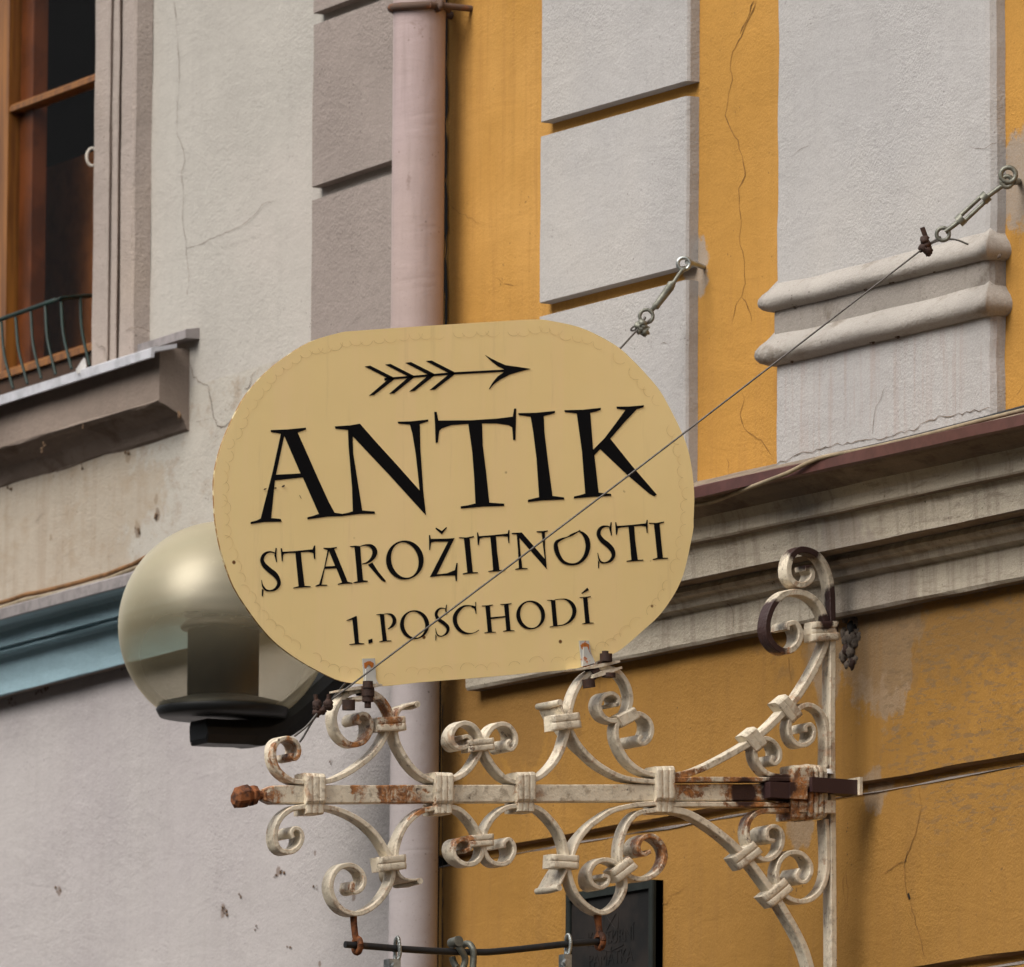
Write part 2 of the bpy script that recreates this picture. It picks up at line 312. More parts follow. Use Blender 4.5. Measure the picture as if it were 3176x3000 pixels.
# ------------------------------------------------------------------ builders
def tag(o, label=None, cat=None, group=None, kind=None):
    if label: o['label'] = label
    if cat: o['category'] = cat
    if group: o['group'] = group
    if kind: o['kind'] = kind
    return o
def thing(name, loc, label, cat, group=None):
    o = bpy.data.objects.new(name, None); COL.objects.link(o); o.location = loc; o.empty_display_size = .1
    return tag(o, label, cat, group)
def wloc(p):                                   # world translation of a parent chain
    v = Vector((0,0,0))
    if p.type == 'EMPTY': v = Vector(p.location)
    return v
class MB:
    def __init__(s): s.v, s.f, s.m, s.sm = [], [], [], []
    def add(s, vs, fs, mi=0, smooth=False):
        o = len(s.v); s.v += [tuple(v) for v in vs]
        for f in fs: s.f.append(tuple(i+o for i in f)); s.m.append(mi); s.sm.append(smooth)
    def build(s, name, mats, parent=None):
        me = bpy.data.meshes.new(name); me.from_pydata(s.v, [], s.f)
        if not isinstance(mats, (list, tuple)): mats = [mats]
        for q in mats: me.materials.append(q)
        me.polygons.foreach_set('material_index', s.m); me.polygons.foreach_set('use_smooth', s.sm)
        me.update(); o = bpy.data.objects.new(name, me); COL.objects.link(o)
        if parent is not None:
            o.parent = parent; o.matrix_parent_inverse = Matrix.Translation(-wloc(parent))
        return o
    def poly(s, pts, thick_dir, mi=0, holes=()):     # filled outline (+ holes) with thickness along thick_dir
        loops = [list(pts)] + [list(h) for h in holes]
        flat = [p for l in loops for p in l]; k = len(flat)
        tris = tessellate_polygon([[Vector(p) for p in l] for l in loops])
        a = flat[tris[0][0]]; nn = (Vector(flat[tris[0][1]])-Vector(a)).cross(Vector(flat[tris[0][2]])-Vector(a))
        td = Vector(thick_dir)
        vs = flat + [Vector(p)+td for p in flat]
        fs = []
        for tr_ in tris:
            q = tuple(tr_); nq = (Vector(flat[q[1]])-Vector(flat[q[0]])).cross(Vector(flat[q[2]])-Vector(flat[q[0]]))
            if nq.dot(td) > 0: q = q[::-1]
            fs.append(q); fs.append(tuple(i+k for i in q[::-1]))
        o = 0
        for l in loops:
            L = len(l)
            for i in range(L): fs.append((o+i, o+(i+1)%L, k+o+(i+1)%L, k+o+i))
            o += L
        s.add(vs, fs, mi)
    def box(s, o, a, b, c, mi=0):                    # corner and three edge vectors
        o, a, b, c = map(Vector, (o, a, b, c))
        v = [o, o+a, o+a+b, o+b, o+c, o+a+c, o+a+b+c, o+b+c]
        f = [(0,3,2,1),(4,5,6,7),(0,1,5,4),(1,2,6,5),(2,3,7,6),(3,0,4,7)]
        if a.cross(b).dot(c) < 0: f = [q[::-1] for q in f]
        s.add(v, f, mi)
    def tube(s, pts, r, seg=10, mi=0, caps=True, squash=None):
        pts = [Vector(p) for p in pts]; n_ = len(pts); rs = r if isinstance(r, (list, tuple)) else [r]*n_
        tg = [(pts[min(i+1,n_-1)]-pts[max(i-1,0)]).normalized() for i in range(n_)]
        ref = Vector((0,0,1)) if abs(tg[0].z) < .9 else Vector((1,0,0))
        a = tg[0].cross(ref).normalized(); vs = []
        for i in range(n_):
            a = (a - tg[i]*a.dot(tg[i])).normalized(); b_ = tg[i].cross(a)
            for k in range(seg):
                an = 2*math.pi*k/seg; vs.append(pts[i] + (a*math.cos(an)+b_*math.sin(an))*rs[i])
        fs = []
        for i in range(n_-1):
            for k in range(seg):
                k2 = (k+1) % seg; fs.append((i*seg+k, i*seg+k2, (i+1)*seg+k2, (i+1)*seg+k))
        s.add(vs, fs, mi, True)
        if caps:
            s.add(vs[:seg], [tuple(range(seg))[::-1]], mi); s.add(vs[-seg:], [tuple(range(seg))], mi)
    def strip(s, pts, t=.0085, x0=.014, ws=None, ts=None, mi=0):   # forged flat bar bent in the bracket's plane
        n_ = len(pts); vs = []; c = .0012
        for i in range(n_):
            tg = (pts[min(i+1,n_-1)]-pts[max(i-1,0)]); tg.x = 0; tg.normalize()
            nn = Vector((0, -tg.z, tg.y)); h = (ts[i] if ts else t)/2; wd = ws[i] if ws else .028
            p = Vector((0, pts[i].y, pts[i].z))
            for hh, xx in ((-h+c, 0), (h-c, 0), (h, -c), (h, -wd+c), (h-c, -wd), (-h+c, -wd), (-h, -wd+c), (-h, -c)):
                vs.append(p + nn*hh + Vector((x0+xx, 0, 0)))
        fs = []
        for i in range(n_-1):
            for k in range(8):
                k2 = (k+1) % 8; fs.append((i*8+k, (i+1)*8+k, (i+1)*8+k2, i*8+k2))
        fs.append(tuple(range(8))); fs.append(tuple(range((n_-1)*8, n_*8))[::-1])
        s.add(vs, fs, mi)
    def slab(s, F, u0, u1, z0, z1, a, b_, bev=.006, jit=.0015, mi=0, seed=0, step=.03, zcap=True):  # plastered block on a facade
        nz = max(2, int(abs(z1-z0)/step)); vs = []
        for i in range(nz+1):
            z = z0 + (z1-z0)*i/nz
            j0 = noise.noise(Vector((seed*3.1, z*9, 0)))*jit*2 + noise.noise(Vector((seed, z*40, 5)))*jit
            j1 = noise.noise(Vector((seed*5.7, z*9, 9)))*jit*2 + noise.noise(Vector((seed, z*40, 11)))*jit
            for uu, oo in ((u0+j0, a), (u0+j0, b_-bev), (u0+j0+bev*.4, b_-bev*.3), (u0+j0+bev, b_), (u1+j1-bev, b_), (u1+j1-bev*.4, b_-bev*.3), (u1+j1, b_-bev), (u1+j1, a)):
                vs.append(F.P(uu, oo, z))
        fs = []
        for i in range(nz):
            for k in range(7): fs.append((i*8+k, i*8+k+1, (i+1)*8+k+1, (i+1)*8+k))
        if zcap: fs.append(tuple(range(8))[::-1]); fs.append(tuple(range(nz*8, nz*8+8)))
        s.add(vs, fs, mi)
    def extrude(s, F, prof, u0, u1, mi=0, mats=None, cap=True, seg=40, jit=.0, ucut=0.0):   # profile [(off, z)] run along a facade
        k = len(prof); vs = []; n_ = max(1, seg)
        for i in range(n_+1):
            for q, (o, z) in enumerate(prof):
                uu = u0 - o*ucut if i == 0 else u0 + (u1-u0)*i/n_
                dz = noise.noise(Vector((uu*7, q*1.7, 2)))*jit; do = noise.noise(Vector((uu*6, q*2.3, 7)))*jit
                vs.append(F.P(uu, o+do, z+dz))
        for i in range(n_):
            for q in range(k-1):
                s.add([], [], 0)
        base = len(s.v); s.v += [tuple(v) for v in vs]
        for i in range(n_):
            for q in range(k-1):
                s.f.append((base+i*k+q, base+i*k+q+1, base+(i+1)*k+q+1, base+(i+1)*k+q)); s.m.append(mats[q] if mats else mi); s.sm.append(False)
        if cap:
            s.f.append(tuple(base+q for q in range(k))[::-1]); s.m.append(mi); s.sm.append(False)
            s.f.append(tuple(base+n_*k+q for q in range(k))); s.m.append(mi); s.sm.append(False)
    def crack(s, F, pts, off, wd=.0012, mi=1, jit=.003):
        wd = wd if wd > .0044 else wd*.52            # hairline crack, 1.5 mm proud
        P = []
        for (x, y) in pts: P.append((F.U(x, y, off), F.Z(x, y, off)))
        Q = []
        for i in range(len(P)-1):
            (u0,z0),(u1,z1) = P[i], P[i+1]; L = math.hypot(u1-u0, z1-z0); n_ = max(1, int(L/.012))
            for k in range(n_):
                f = k/n_; Q.append((u0+(u1-u0)*f+random.uniform(-jit,jit), z0+(z1-z0)*f+random.uniform(-jit,jit)))
        Q.append(P[-1]); vs = []
        for i, (u, z) in enumerate(Q):
            a = Q[max(0,i-1)]; b_ = Q[min(len(Q)-1,i+1)]; dx, dz = b_[0]-a[0], b_[1]-a[1]; L = math.hypot(dx, dz) or 1
            ww = wd*random.uniform(.35,1.3)*(.3 if i in (0,len(Q)-1) else 1)
            vs += [F.P(u-dz/L*ww, off+.0012, z+dx/L*ww), F.P(u+dz/L*ww, off+.0012, z-dx/L*ww)]
        s.add(vs, [(2*i,2*i+1,2*i+3,2*i+2) for i in range(len(Q)-1)], mi)
def lump(mb, c, r, seed, sq=(1,.6,1), mi=0):
    vs, fs = [], []; A, B = 14, 9
    for i in range(B+1):
        for k in range(A):
            th, ph = math.pi*i/B, 2*math.pi*k/A
            d = Vector((math.sin(th)*math.cos(ph), math.sin(th)*math.sin(ph), math.cos(th)))
            rr = r*(1+.5*noise.noise(d*2.2+Vector((seed,0,0))))
            vs.append(Vector(c)+Vector((d.x*rr*sq[0], d.y*rr*sq[1], d.z*rr*sq[2])))
    for i in range(B):
        for k in range(A): fs.append((i*A+k, i*A+(k+1)%A, (i+1)*A+(k+1)%A, (i+1)*A+k))
    mb.add(vs, fs, mi, True)
def lump_(mb, c, r, seed): lump(mb, c, r, seed, (1.3,.3,.9))
def cr(pts, sub=7):                              # Catmull-Rom through points
    pts = [Vector(p) for p in pts]; out = []
    for i in range(len(pts)-1):
        p0 = pts[i-1] if i else pts[0]*2-pts[1]; p1, p2 = pts[i], pts[i+1]
        p3 = pts[i+2] if i+2 < len(pts) else p2*2-p1
        for k in range(sub):
            t_ = k/sub
            out.append(.5*((2*p1)+(p2-p0)*t_+(2*p0-5*p1+4*p2-p3)*t_**2+(3*p1-p0-3*p2+p3)*t_**3))
    out.append(pts[-1]); return out

# ================================================================== street (light bounces off it)
GZ = CAM.z - 1.6
mb = MB(); mb.add([(-60,-60,GZ),(60,-60,GZ),(60,30,GZ),(-60,30,GZ)], [(0,1,2,3)])
tag(mb.build('street', M_street), kind='structure')

mb = MB(); OY = -15.0
mb.box((-70,OY-6,GZ), (140,0,0), (0,6,0), (0,0,10.5))
for i in range(48):
    for k_ in range(3):
        x_ = -68+i*2.9; z_ = GZ+1.0+k_*3.3
        mb.box((x_-.1,OY,z_-.12),(1.3,0,0),(0,.08,0),(0,0,.12)); mb.box((x_,OY,z_),(1.1,0,0),(0,.01,0),(0,0,1.8),1)
mb.box((-70,OY,GZ+10.2),(140,0,0),(0,.4,0),(0,0,.3))
tag(mb.build('opposite_building', [simple('brown_facade', (.12,.09,.065), .9, 0, .2, 1, .1), M_room], None), 'long brown building with dark windows across the street, behind the viewer', 'building')

# ================================================================== ochre building
yb = thing('ochre_building', RF.P(RF.U(2300,1500), 0, GZ), 'ochre yellow plastered building with white pilasters and dirty cornice', 'building')
uy0 = RF.U(1373,1500); uy1 = RF.U(4600,1500)
zt = RF.Z(2600,-2000); zb = GZ
Zc = lambda py, off=0: RF.Z(2600, py, off)
mb = MB()
zc = Zc(1700)                                            # hidden joint between two ochre tones under the cornice; the lower one has painted shade
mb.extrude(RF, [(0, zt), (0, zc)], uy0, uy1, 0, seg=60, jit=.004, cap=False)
Zg = lambda py, off=0: RF.Z(2350, py, off)
def gr(y): return [(.001, Zg(y-5)), (-.003, Zg(y)), (-.015, Zg(y+8,-.015)), (-.015, Zg(y+29,-.015)), (.0012, Zg(y+31)), (.0012, Zg(y+34)), (0, Zg(y+36))]
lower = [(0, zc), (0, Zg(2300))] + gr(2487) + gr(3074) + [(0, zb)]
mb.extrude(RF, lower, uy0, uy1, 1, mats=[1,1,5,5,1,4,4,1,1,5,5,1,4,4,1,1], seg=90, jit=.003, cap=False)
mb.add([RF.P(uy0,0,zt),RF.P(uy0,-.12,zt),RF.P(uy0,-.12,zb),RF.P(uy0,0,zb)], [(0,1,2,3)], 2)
# cracks in the plaster
k3 = [Z3(*p) for p in ((490,0),(440,130),(410,200),(355,300),(338,380),(360,440),(330,560),(320,640),(335,700),(385,790),(410,880),(428,990),(395,1060),(390,1150),(405,1240),(395,1330),(420,1460),(432,1580),(412,1660),(450,1730),(465,1805))]
mb.crack(RF, k3, 0, .0022, 3)
mb.crack(RF, [Z3(*p) for p in ((480,0),(400,190))], 0, .003, 3)
mb.crack(RF, [Z3(412,1660), Z3(370,1720), Z3(355,1805)], 0, .0012, 3)
mb.crack(RF, [FK(*p) for p in ((375,20),(385,80),(360,160),(390,230),(440,280),(520,350),(545,395))], 0, .0014, 3)
mb.crack(RF, [FK(*p) for p in ((220,60),(262,140),(265,240),(245,350),(300,430),(300,530))], 0, .0014, 3)
mb.crack(RF, [FK(*p) for p in ((1986,0),(1940,60),(1900,100))], 0, .001, 3)
mb.crack(RF, [FK(*p) for p in ((640,1540),(650,1620),(660,1700))], 0, .002, 3)
mb.crack(RF, [FK(*p) for p in ((1370,1440),(1355,1560),(1350,1700),(1356,1800))], 0, .0012, 3)
mb.crack(RF, [FD(*p) for p in ((1610,1500),(1680,1600),(1700,1700),(1750,1800),(1755,1876))], 0, .0016, 3)
mb.crack(RF, [FD(*p) for p in ((1590,1180),(1560,1240),(1575,1380),(1580,1530),(1600,1380),(1590,1200))], 0, .0014, 3)
mb.crack(RF, [FD(*p) for p in ((220,1440),(280,1400),(310,1350),(420,1290))], 0, .0012, 3)
G2 = Fr(2500,2200,1.33)
mb.crack(RF, [G2(*p) for p in ((460,0),(453,80),(465,180),(455,250))], 0, .0016, 3)
mb.crack(RF, [G2(*p) for p in ((465,320),(475,400),(455,510),(418,600),(405,640),(415,740),(430,800),(455,880),(480,960),(490,1020))], 0, .0022, 3)
mb.crack(RF, [G2(*p) for p in ((424,585),(412,630))], 0, .0042, 2)
mb.crack(RF, [G2(*p) for p in ((410,632),(350,655),(300,700))], 0, .0012, 3)
mb.crack(RF, [G2(*p) for p in ((422,760),(430,785))], 0, .0090, 2)
mb.crack(RF, [G2(*p) for p in ((755,435),(830,415),(899,380))], 0, .0030, 3)
mb.crack(RF, [Z2(*p) for p in ((715,1150),(800,1210),(880,1250))], 0, .0008, 3)
mb.crack(RF, [Z2(*p) for p in ((970,1560),(1040,1590),(1100,1600))], 0, .0008, 3)
mb.crack(RF, [(1385,y) for y in range(-40,1100,60)], .001, .0048, 2, .0016)  # no crack: black ribbon painted for the dark space behind the pipe
mb.crack(RF, [(1374,y) for y in range(2080,3100,60)], .001, .0030, 2, .0018)  # same painted dark beside the lower pipe
mb.build('wall', [M_yel, M_yel2, M_black, M_cracky, plaster('grey_groove_lip', (.25,.215,.195)), plaster('shaded_ochre_groove', (.27,.14,.052), .6, .8, 1.0)], yb)  # groove colour darkened to paint shade on its overhanging faces

# rusticated pilaster: four blocks with ochre joints
PO = .026
ub0, ub1 = RF.U(1671,600,PO), RF.U(2128,600,PO)
Zb = lambda py, off=PO: RF.Z(1690, py, off)
edges = [(-1940,-1397),(-1350,-805),(-758,-215),(-168,375),(421,935),(979,1600)]
for i, (a, b_) in enumerate(edges):
    mb = MB(); mb.slab(RF, ub0, ub1, Zb(b_), Zb(a), -.002, PO, .007, .0012, 0, i+1)
    if i == 5: mb.crack(RF, [ZT(900,1690), ZT(1050,1700), ZT(1110,1660)], PO, .0008, 1)
    o = mb.build('pilaster_block', [M_white, M_crack], yb)
# smooth pilaster with two half-round mouldings
us0, us1 = RF.U(2400,800,.032), RF.U(3068,800,.032)
mb = MB(); mb.slab(RF, us0, us1, Zc(1440,.03), zt, -.002, .032, .014, .0022, 0, 9)
for pts in ([(1200,0),(1165,70),(1140,130),(1125,200),(1122,270)], [(550,450),(640,420),(720,380),(780,375),(850,340),(1000,320),(1200,290),(1330,255),(1500,175),(1800,120)]):
    mb.crack(RF, [FK(*p) for p in pts], .032, .0014, 1)
mb.crack(RF, [Z3(*p) for p in ((1680,825),(1760,830),(1830,805),(1850,790))], .032, .0008, 1)
mb.crack(RF, [Z3(*p) for p in ((690,880),(730,840),(790,815))], .032, .0006, 1)
pil = mb.build('pilaster', [M_white, M_crack], yb)
M_neck = plaster('grimy_neck_plaster', (.35,.315,.28), .75, .9, 1.1, streak=.55, blot=((.12,.09,.065),.50,.72,14,.8,.7))
def moulding(ya, yb_, r, prot):
    zc_ = (RF.Z(2386,ya,.05)+RF.Z(3086,yb_,.05))/2
    pf = [(-.006,1.9),(.001,1.45),(.35,.98),(.72,.62),(.96,.22),(1.02,-.1),(.95,-.38),(.70,-.66),(.34,-.82),(.02,-.9),(-.006,-.9)]
    vs_ = []; cols = 0
    for q, (d, z) in enumerate(pf):
        dd = d*r if d > 0 else d
        path = []
        for k_ in range(4): path.append((us0-dd, -.004+(.032+dd)*k_/4))
        for k_ in range(25): path.append((us0-dd+(us1-us0+2*dd)*k_/24, .032+dd))
        path.append((us1+dd*.96, .032+dd*.80))
        for k_ in range(5): path.append((us1+dd*1.0, (.030+dd*.6)*(1-k_/4)-.004))
        for u, o in path:
            w_ = noise.noise(Vector((u*9, q*.6, r*50)))*.0022*(d > 0)
            vs_.append(RF.P(u+w_*.5, o+w_, zc_+z*r+noise.noise(Vector((u*6, r*90, 1)))*.0022))
        cols = len(path)
    mb = MB(); mb.add(vs_, [(q*cols+k_, (q+1)*cols+k_, (q+1)*cols+k_+1, q*cols+k_+1) for q in range(len(pf)-1) for k_ in range(cols-1)], 0, True)
    return mb.build('moulding', M_dirtywhite, pil)
moulding(940, 752, .0200, .01); moulding(1100, 920, .0235, .01)
# grey grimy neck band between the mouldings
zn0 = (RF.Z(2386,1098,.035)+RF.Z(3086,925,.035))/2; zn1 = (RF.Z(2386,938,.035)+RF.Z(3086,757,.035))/2
mb = MB(); mb.slab(RF, us0-.003, us1+.003, zn0, zn1, .0, .0345, .012, .001, 0, 21); mb.build('neck_band', M_neck, pil)

mb = MB(); G3 = Fr(2300,650,1.285)
for i, (x, y) in enumerate(((215,390),(495,320),(600,285),(765,245),(205,605),(620,505),(745,468),(1030,185),(520,528),(385,340))):
    for k in range(3): lump_(mb, RF.at(*G3(x+random.uniform(-7,7),y+random.uniform(-3,3)), .036)+Vector((0,-.001,0)), random.uniform(.002,.0042), i*3+k)
tag(mb.build('dirt_crusts', simple('dirt_spots', (.10,.07,.05), 1, 0, .5, 80, .8), yb), kind='stuff')
# cornice
uc0 = RF.U(1447,2150,.028)
prof = [(0,Zc(1395)),(.185,Zc(1444,.185)+.006),(.168,Zc(1445,.168)),(.160,Zc(1462,.16)),(.142,Zc(1486,.142)),(.128,Zc(1512,.128)),(.121,Zc(1545,.121)),(.122,Zc(1580,.122)),(.119,Zc(1588,.119)),(.106,Zc(1597,.106)),(.101,Zc(1625,.101)),
        (.098,Zc(1700,.098)),(.094,Zc(1706,.094)),(.060,Zc(1722,.060)),(.062,Zc(1728,.062)),(.066,Zc(1738,.066)),(.062,Zc(1752,.062)),(.053,Zc(1760,.053)),(.050,Zc(1768,.050)),(.046,Zc(1790,.046)),(.036,Zc(1800,.036)),(.031,Zc(1806,.031)),
        (.030,Zc(1902,.030)),(.026,Zc(1913,.026)),(-.002,Zc(1924,0))]
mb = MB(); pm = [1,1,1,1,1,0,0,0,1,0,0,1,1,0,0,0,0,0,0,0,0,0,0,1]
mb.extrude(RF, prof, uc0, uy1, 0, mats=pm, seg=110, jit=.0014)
for pts in ([(230,1020),(262,1080),(235,1150),(250,1210),(320,1260),(325,1340),(318,1410)],):
    mb.crack(RF, [FK(*p) for p in pts], .034, .0012, 2)
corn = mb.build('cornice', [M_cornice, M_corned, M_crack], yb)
f0, f1 = Zc(1412,.19), Zc(1445,.19)
mb = MB(); mb.extrude(RF, [(0,f0+.035),(.186,f0+.002),(.190,f0),(.190,f1),(.180,f1-.002),(.178,f1+.003),(0,f0+.02)], uc0-.02, uy1, 0, seg=60, jit=.0012)
mb.build('flashing', M_flash, corn)
# rough hole and mortar lump where the bracket's upper stay enters the wall
mb = MB(); hp = RF.at(*FC(1640,840), .02)
rg = random.Random(5)
for k in range(46):
    a_, q_ = rg.uniform(0, 6.283), rg.random()**.6
    dx, dz = .030*q_*math.cos(a_)+.004, .052*q_*math.sin(a_)
    lump(mb, hp+Vector((dx-.020, .022-.010*(1-q_)*rg.random(), dz)), rg.uniform(.005,.013), k*1.7, (1,.6,1), 1 if (q_ < .5 and rg.random() < .5) else (2 if rg.random() < .2 else 0))
mb.build('mortar_patch', [simple('grey_mortar', (.15,.12,.095), .95, 0, .5, 60, .9), M_black, M_rustd], yb)

# ================================================================== cream building
cb = thing('cream_building', LF.P(-.6, 0, GZ), 'cream and mauve building with corner blocks and blue painted cornice', 'building')
ul0, ul1 = LF.U(-1900,1500), -.050
ZLx = lambda py, off=0, px=300: LF.Z(px, py, off)
mb = MB()
zl_top, zl_bot = zt, GZ
zmid = ZLx(1960); zcor = ZLx(1290)
wu = LF.U(290,600,.02)                                  # window opening's right edge
zs = LF.Z(300,1155,0)                                   # sill height
def wallquad(u0,u1,z0,z1,mi,off=0,n1=30,n2=40):
    vs = [LF.P(u0+(u1-u0)*i/n1, off+noise.noise(Vector(((u0+(u1-u0)*i/n1)*4,(z0+(z1-z0)*j/n2)*4,3)))*.0025, z0+(z1-z0)*j/n2) for j in range(n2+1) for i in range(n1+1)]
    mb.add(vs, [(j*(n1+1)+i, j*(n1+1)+i+1, (j+1)*(n1+1)+i+1, (j+1)*(n1+1)+i) for j in range(n2) for i in range(n1)], mi, True)
wallquad(wu-.002, ul1, zs, zl_top, 0)
wallquad(ul0, ul1, zcor, zs, 0); wallquad(ul0, ul1, zmid, zcor, 1); wallquad(ul0, ul1, zl_bot, zmid, 2)
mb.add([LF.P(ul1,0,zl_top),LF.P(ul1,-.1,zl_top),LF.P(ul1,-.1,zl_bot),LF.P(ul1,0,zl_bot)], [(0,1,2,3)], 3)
mb.add([LF.P(ul1-.01,-.09,zl_top),LF.P(ul1+.12,-.09,zl_top),LF.P(ul1+.12,-.09,zl_bot),LF.P(ul1-.01,-.09,zl_bot)], [(0,1,2,3)], 3)  # black sheet standing in for shade in the gap behind the pipe
# window reveal
mb.add([LF.P(wu,0,zl_top),LF.P(wu,-.30,zl_top),LF.P(wu,-.30,zs),LF.P(wu,0,zs)], [(0,1,2,3)], 0)
for pts, wd in (([(978,0),(990,120),(1003,300),(1005,500),(995,620),(997,760),(1035,850),(1040,900),(1018,970),(1030,1080),(1022,1220),(1045,1360),(1050,1460),(1065,1530),(1060,1580),(1045,1700),(1048,1800)], .0013),
                ([(1062,1535),(1058,1580)], .004), ([(1052,1650),(1040,1760)], .0028),
                ([(1050,1395),(1150,1355),(1280,1300),(1370,1255),(1450,1180),(1480,1140),(1550,1125)], .0009)):
    mb.crack(LF, [Z1(*p) for p in pts], 0, wd, 4, .002)
mb.crack(LF, [ZL(*p) for p in ((1365,0),(1350,130),(1360,225))], 0, .0025, 4)
mb.crack(LF, [ZL(*p) for p in ((1385,530),(1410,630),(1480,685),(1515,700),(1535,800),(1555,920),(1585,980),(1640,990),(1700,930))], 0, .0018, 4)
mb.crack(LF, [ZL(*p) for p in ((1420,950),(1480,945),(1540,925))], 0, .0006, 4)
mb.crack(LF, [ZL(*p) for p in ((1860,590),(1835,640),(1800,730),(1780,715))], 0, .002, 4)
mb.crack(LF, [ZL(*p) for p in ((240,1700),(280,1660),(330,1620))], 0, .001, 4)
mb.build('wall', [M_cream, M_creamd, M_pinkw, M_black, M_crack], cb)
# quoin blocks
uq0 = LF.U(963,600,.024)
Zq = lambda py: LF.Z(985, py, .024)
for i, (a, b_) in enumerate([(-2100,-1598),(-1556,-1054),(-1013,-511),(-470,36),(74,574),(617,1900)]):
    mb = MB(); mb.slab(LF, uq0, ul1, Zq(b_), Zq(a), -.002, .024, .007, .0015, 0, 31+i); mb.build('quoin_block', M_mauve, cb)
# window surround: stepped profile seen from the right
mb = MB(); U_ = lambda px, off: LF.U(px, 600, off)
sp = [(U_(290,.022),-.01),(U_(290,.022),.022),(U_(338,.022),.022),(U_(341,.018),.015),(U_(347,.016),.015),(U_(350,.02),.022),(U_(368,.022),.024),(U_(371,.014),.013),(U_(377,.016),.012),(U_(381,.03),.034),(U_(410,.036),.036),(U_(413,.036),.032),(U_(413,.036)+.004,.0),]
z0s = ZLx(1170); nz = 60; vs_ = []
for j in range(nz+1):
    z = z0s + (zl_top-z0s)*j/nz
    for q, (u, o) in enumerate(sp):
        vs_.append(LF.P(u+noise.noise(Vector((z*8,q*2.2,1)))*.0022, o+noise.noise(Vector((z*8,q*2.2,5)))*.0015, z))
k = len(sp); mb.add(vs_, [(j*k+q, j*k+q+1, (j+1)*k+q+1, (j+1)*k+q) for j in range(nz) for q in range(k-1)], 0)
mb.crack(LF, [ZL(*p) for p in ((905,310),(940,285),(1000,270),(1060,280),(1100,305))], .037, .002, 1)
mb.crack(LF, [ZL(*p) for p in ((700,390),(720,415),(765,420),(765,500))], .024, .0022, 1)
mb.build('window_surround', [M_surr, M_crack], cb)
# apron under the sill with its cove
uap = LF.U(*ZL(1160,600), .062)
zf = lambda zy, off: LF.Z(*ZL(600, zy), off)
apr = [(0,zf(610,.062)),(.062,zf(610,.062)),(.062,zf(960,.062)),(.064,zf(968,.064)),(.060,zf(985,.06)),(.050,zf(1010,.05)),(.036,zf(1060,.036)),(.020,zf(1120,.02)),(.010,zf(1180,.01)),(.003,zf(1240,.003)),(-.002,zf(1265,0))]
mb = MB(); mb.extrude(LF, apr, uap, ul0, 0, mats=[0,0,0,1,1,1,1,1,1,1], seg=60, jit=.005); mb.slab(LF, uap-.030, uap, apr[1][1]-.004, LF.Z(*ZL(1150,420),.06), -.002, .0605, .004, .0008, 0, 3); ap = mb.build('window_apron', [M_apron, plaster('grimy_shaded_apron_cove', (.20,.155,.125), .6, .8, 1.1, blot=((.07,.045,.03),.50,.70,9,.7,2), streak=.2)], cb)  # cove colour carries its grime and painted shade
# side block beyond the sill front, with a slim zinc cap
# metal sill
SO_ = .092; us_ = LF.U(*ZL(1100,470), SO_)
zt0, zt1 = LF.Z(*ZL(600,580), SO_), LF.Z(*ZL(600,645), SO_)
mb = MB(); mb.extrude(LF, [(.040,zt0+.012),(.089,zt0+.002),(.092,zt0),(.092,zt1),(.086,zt1),(.085,zt0-.006),(.04,zt0+.004)], us_, ul0, 0, seg=30, jit=.001)
mb.build('window_sill', M_zinc, cb)
ue0, ue1 = LF.U(*ZL(1000,400), .03), LF.U(*ZL(1350,300), .03)
ze0, ze1 = LF.Z(*ZL(1250,318), .03), LF.Z(*ZL(1250,378), .03)
mb = MB(); mb.extrude(LF, [(-.004,ze0+.006),(.028,ze0+.001),(.030,ze0),(.030,ze1),(.026,ze1),(-.004,ze1)], ue0, ue1, 0, seg=8)
mb.build('ledge_cap', M_zincd, cb)
# window: wooden casement and glass, set back
WO = -.085
win = MB()
def lbar(mb, pts, off, depth, mi=0):
    P = [LF.at(x, y, off) for x, y in pts]; mb.poly(P, -LF.n*depth, mi)
zwt = zl_top
def lrect(mb, pxa, pya, pxb, pyb, off, depth, mi=0):
    u0, u1 = LF.U(pxa,pya,off), LF.U(pxb,pyb,off); z0, z1 = LF.Z((pxa+pxb)/2,pya,off), LF.Z((pxa+pxb)/2,pyb,off)
    mb.box(LF.P(u0,off,z0), LF.u*(u1-u0), Vector((0,0,z1-z0)), -LF.n*depth, mi)
# muntin and bottom rail follow the facade
um0, um1 = LF.U(-700,400,WO), wu+.02
zm = (LF.Z(*Z1(265,528),WO)); 
mb = MB()
mb.extrude(LF, [(WO-.03,zm+.006),(WO-.002,zm+.006),(WO+.004,zm+.001),(WO+.004,zm-.009),(WO-.03,zm-.011)], um0, um1, 0, seg=2)
zr = LF.Z(*ZL(345,510),WO); 
mb.extrude(LF, [(WO-.03,zr+.008),(WO,zr+.008),(WO+.012,zr),(WO+.012,zr-.012),(WO-.03,zr-.012)], um0, um1, 0, seg=2)
mb.extrude(LF, [(WO+.004,zr-.0125),(WO+.004,zr-.25),(WO-.03,zr-.25)], um0, um1, 1, seg=2, cap=False)
us1_ = LF.U(30,700,WO)
mb.box(LF.P(um0,WO+.006,zr), LF.u*(us1_-um0), Vector((0,0,zwt-zr)), -LF.n*.05, 0)
wn = mb.build('window', [M_wood, simple('dark_stained_wood', (.06,.028,.012), .6)], cb)
mb = MB(); mb.box(LF.P(us1_,WO-.02,zr), LF.u*.062, Vector((0,0,zwt-zr)), -LF.n*.03, 0); mb.build('inner_stile', M_wooddk, wn)
mb = MB(); mb.box(LF.P(um0,WO-.012,zr-.2), LF.u*(um1-um0), Vector((0,0,zwt-zr+.2)), -LF.n*.004, 0); mb.build('pane', M_glass, wn)
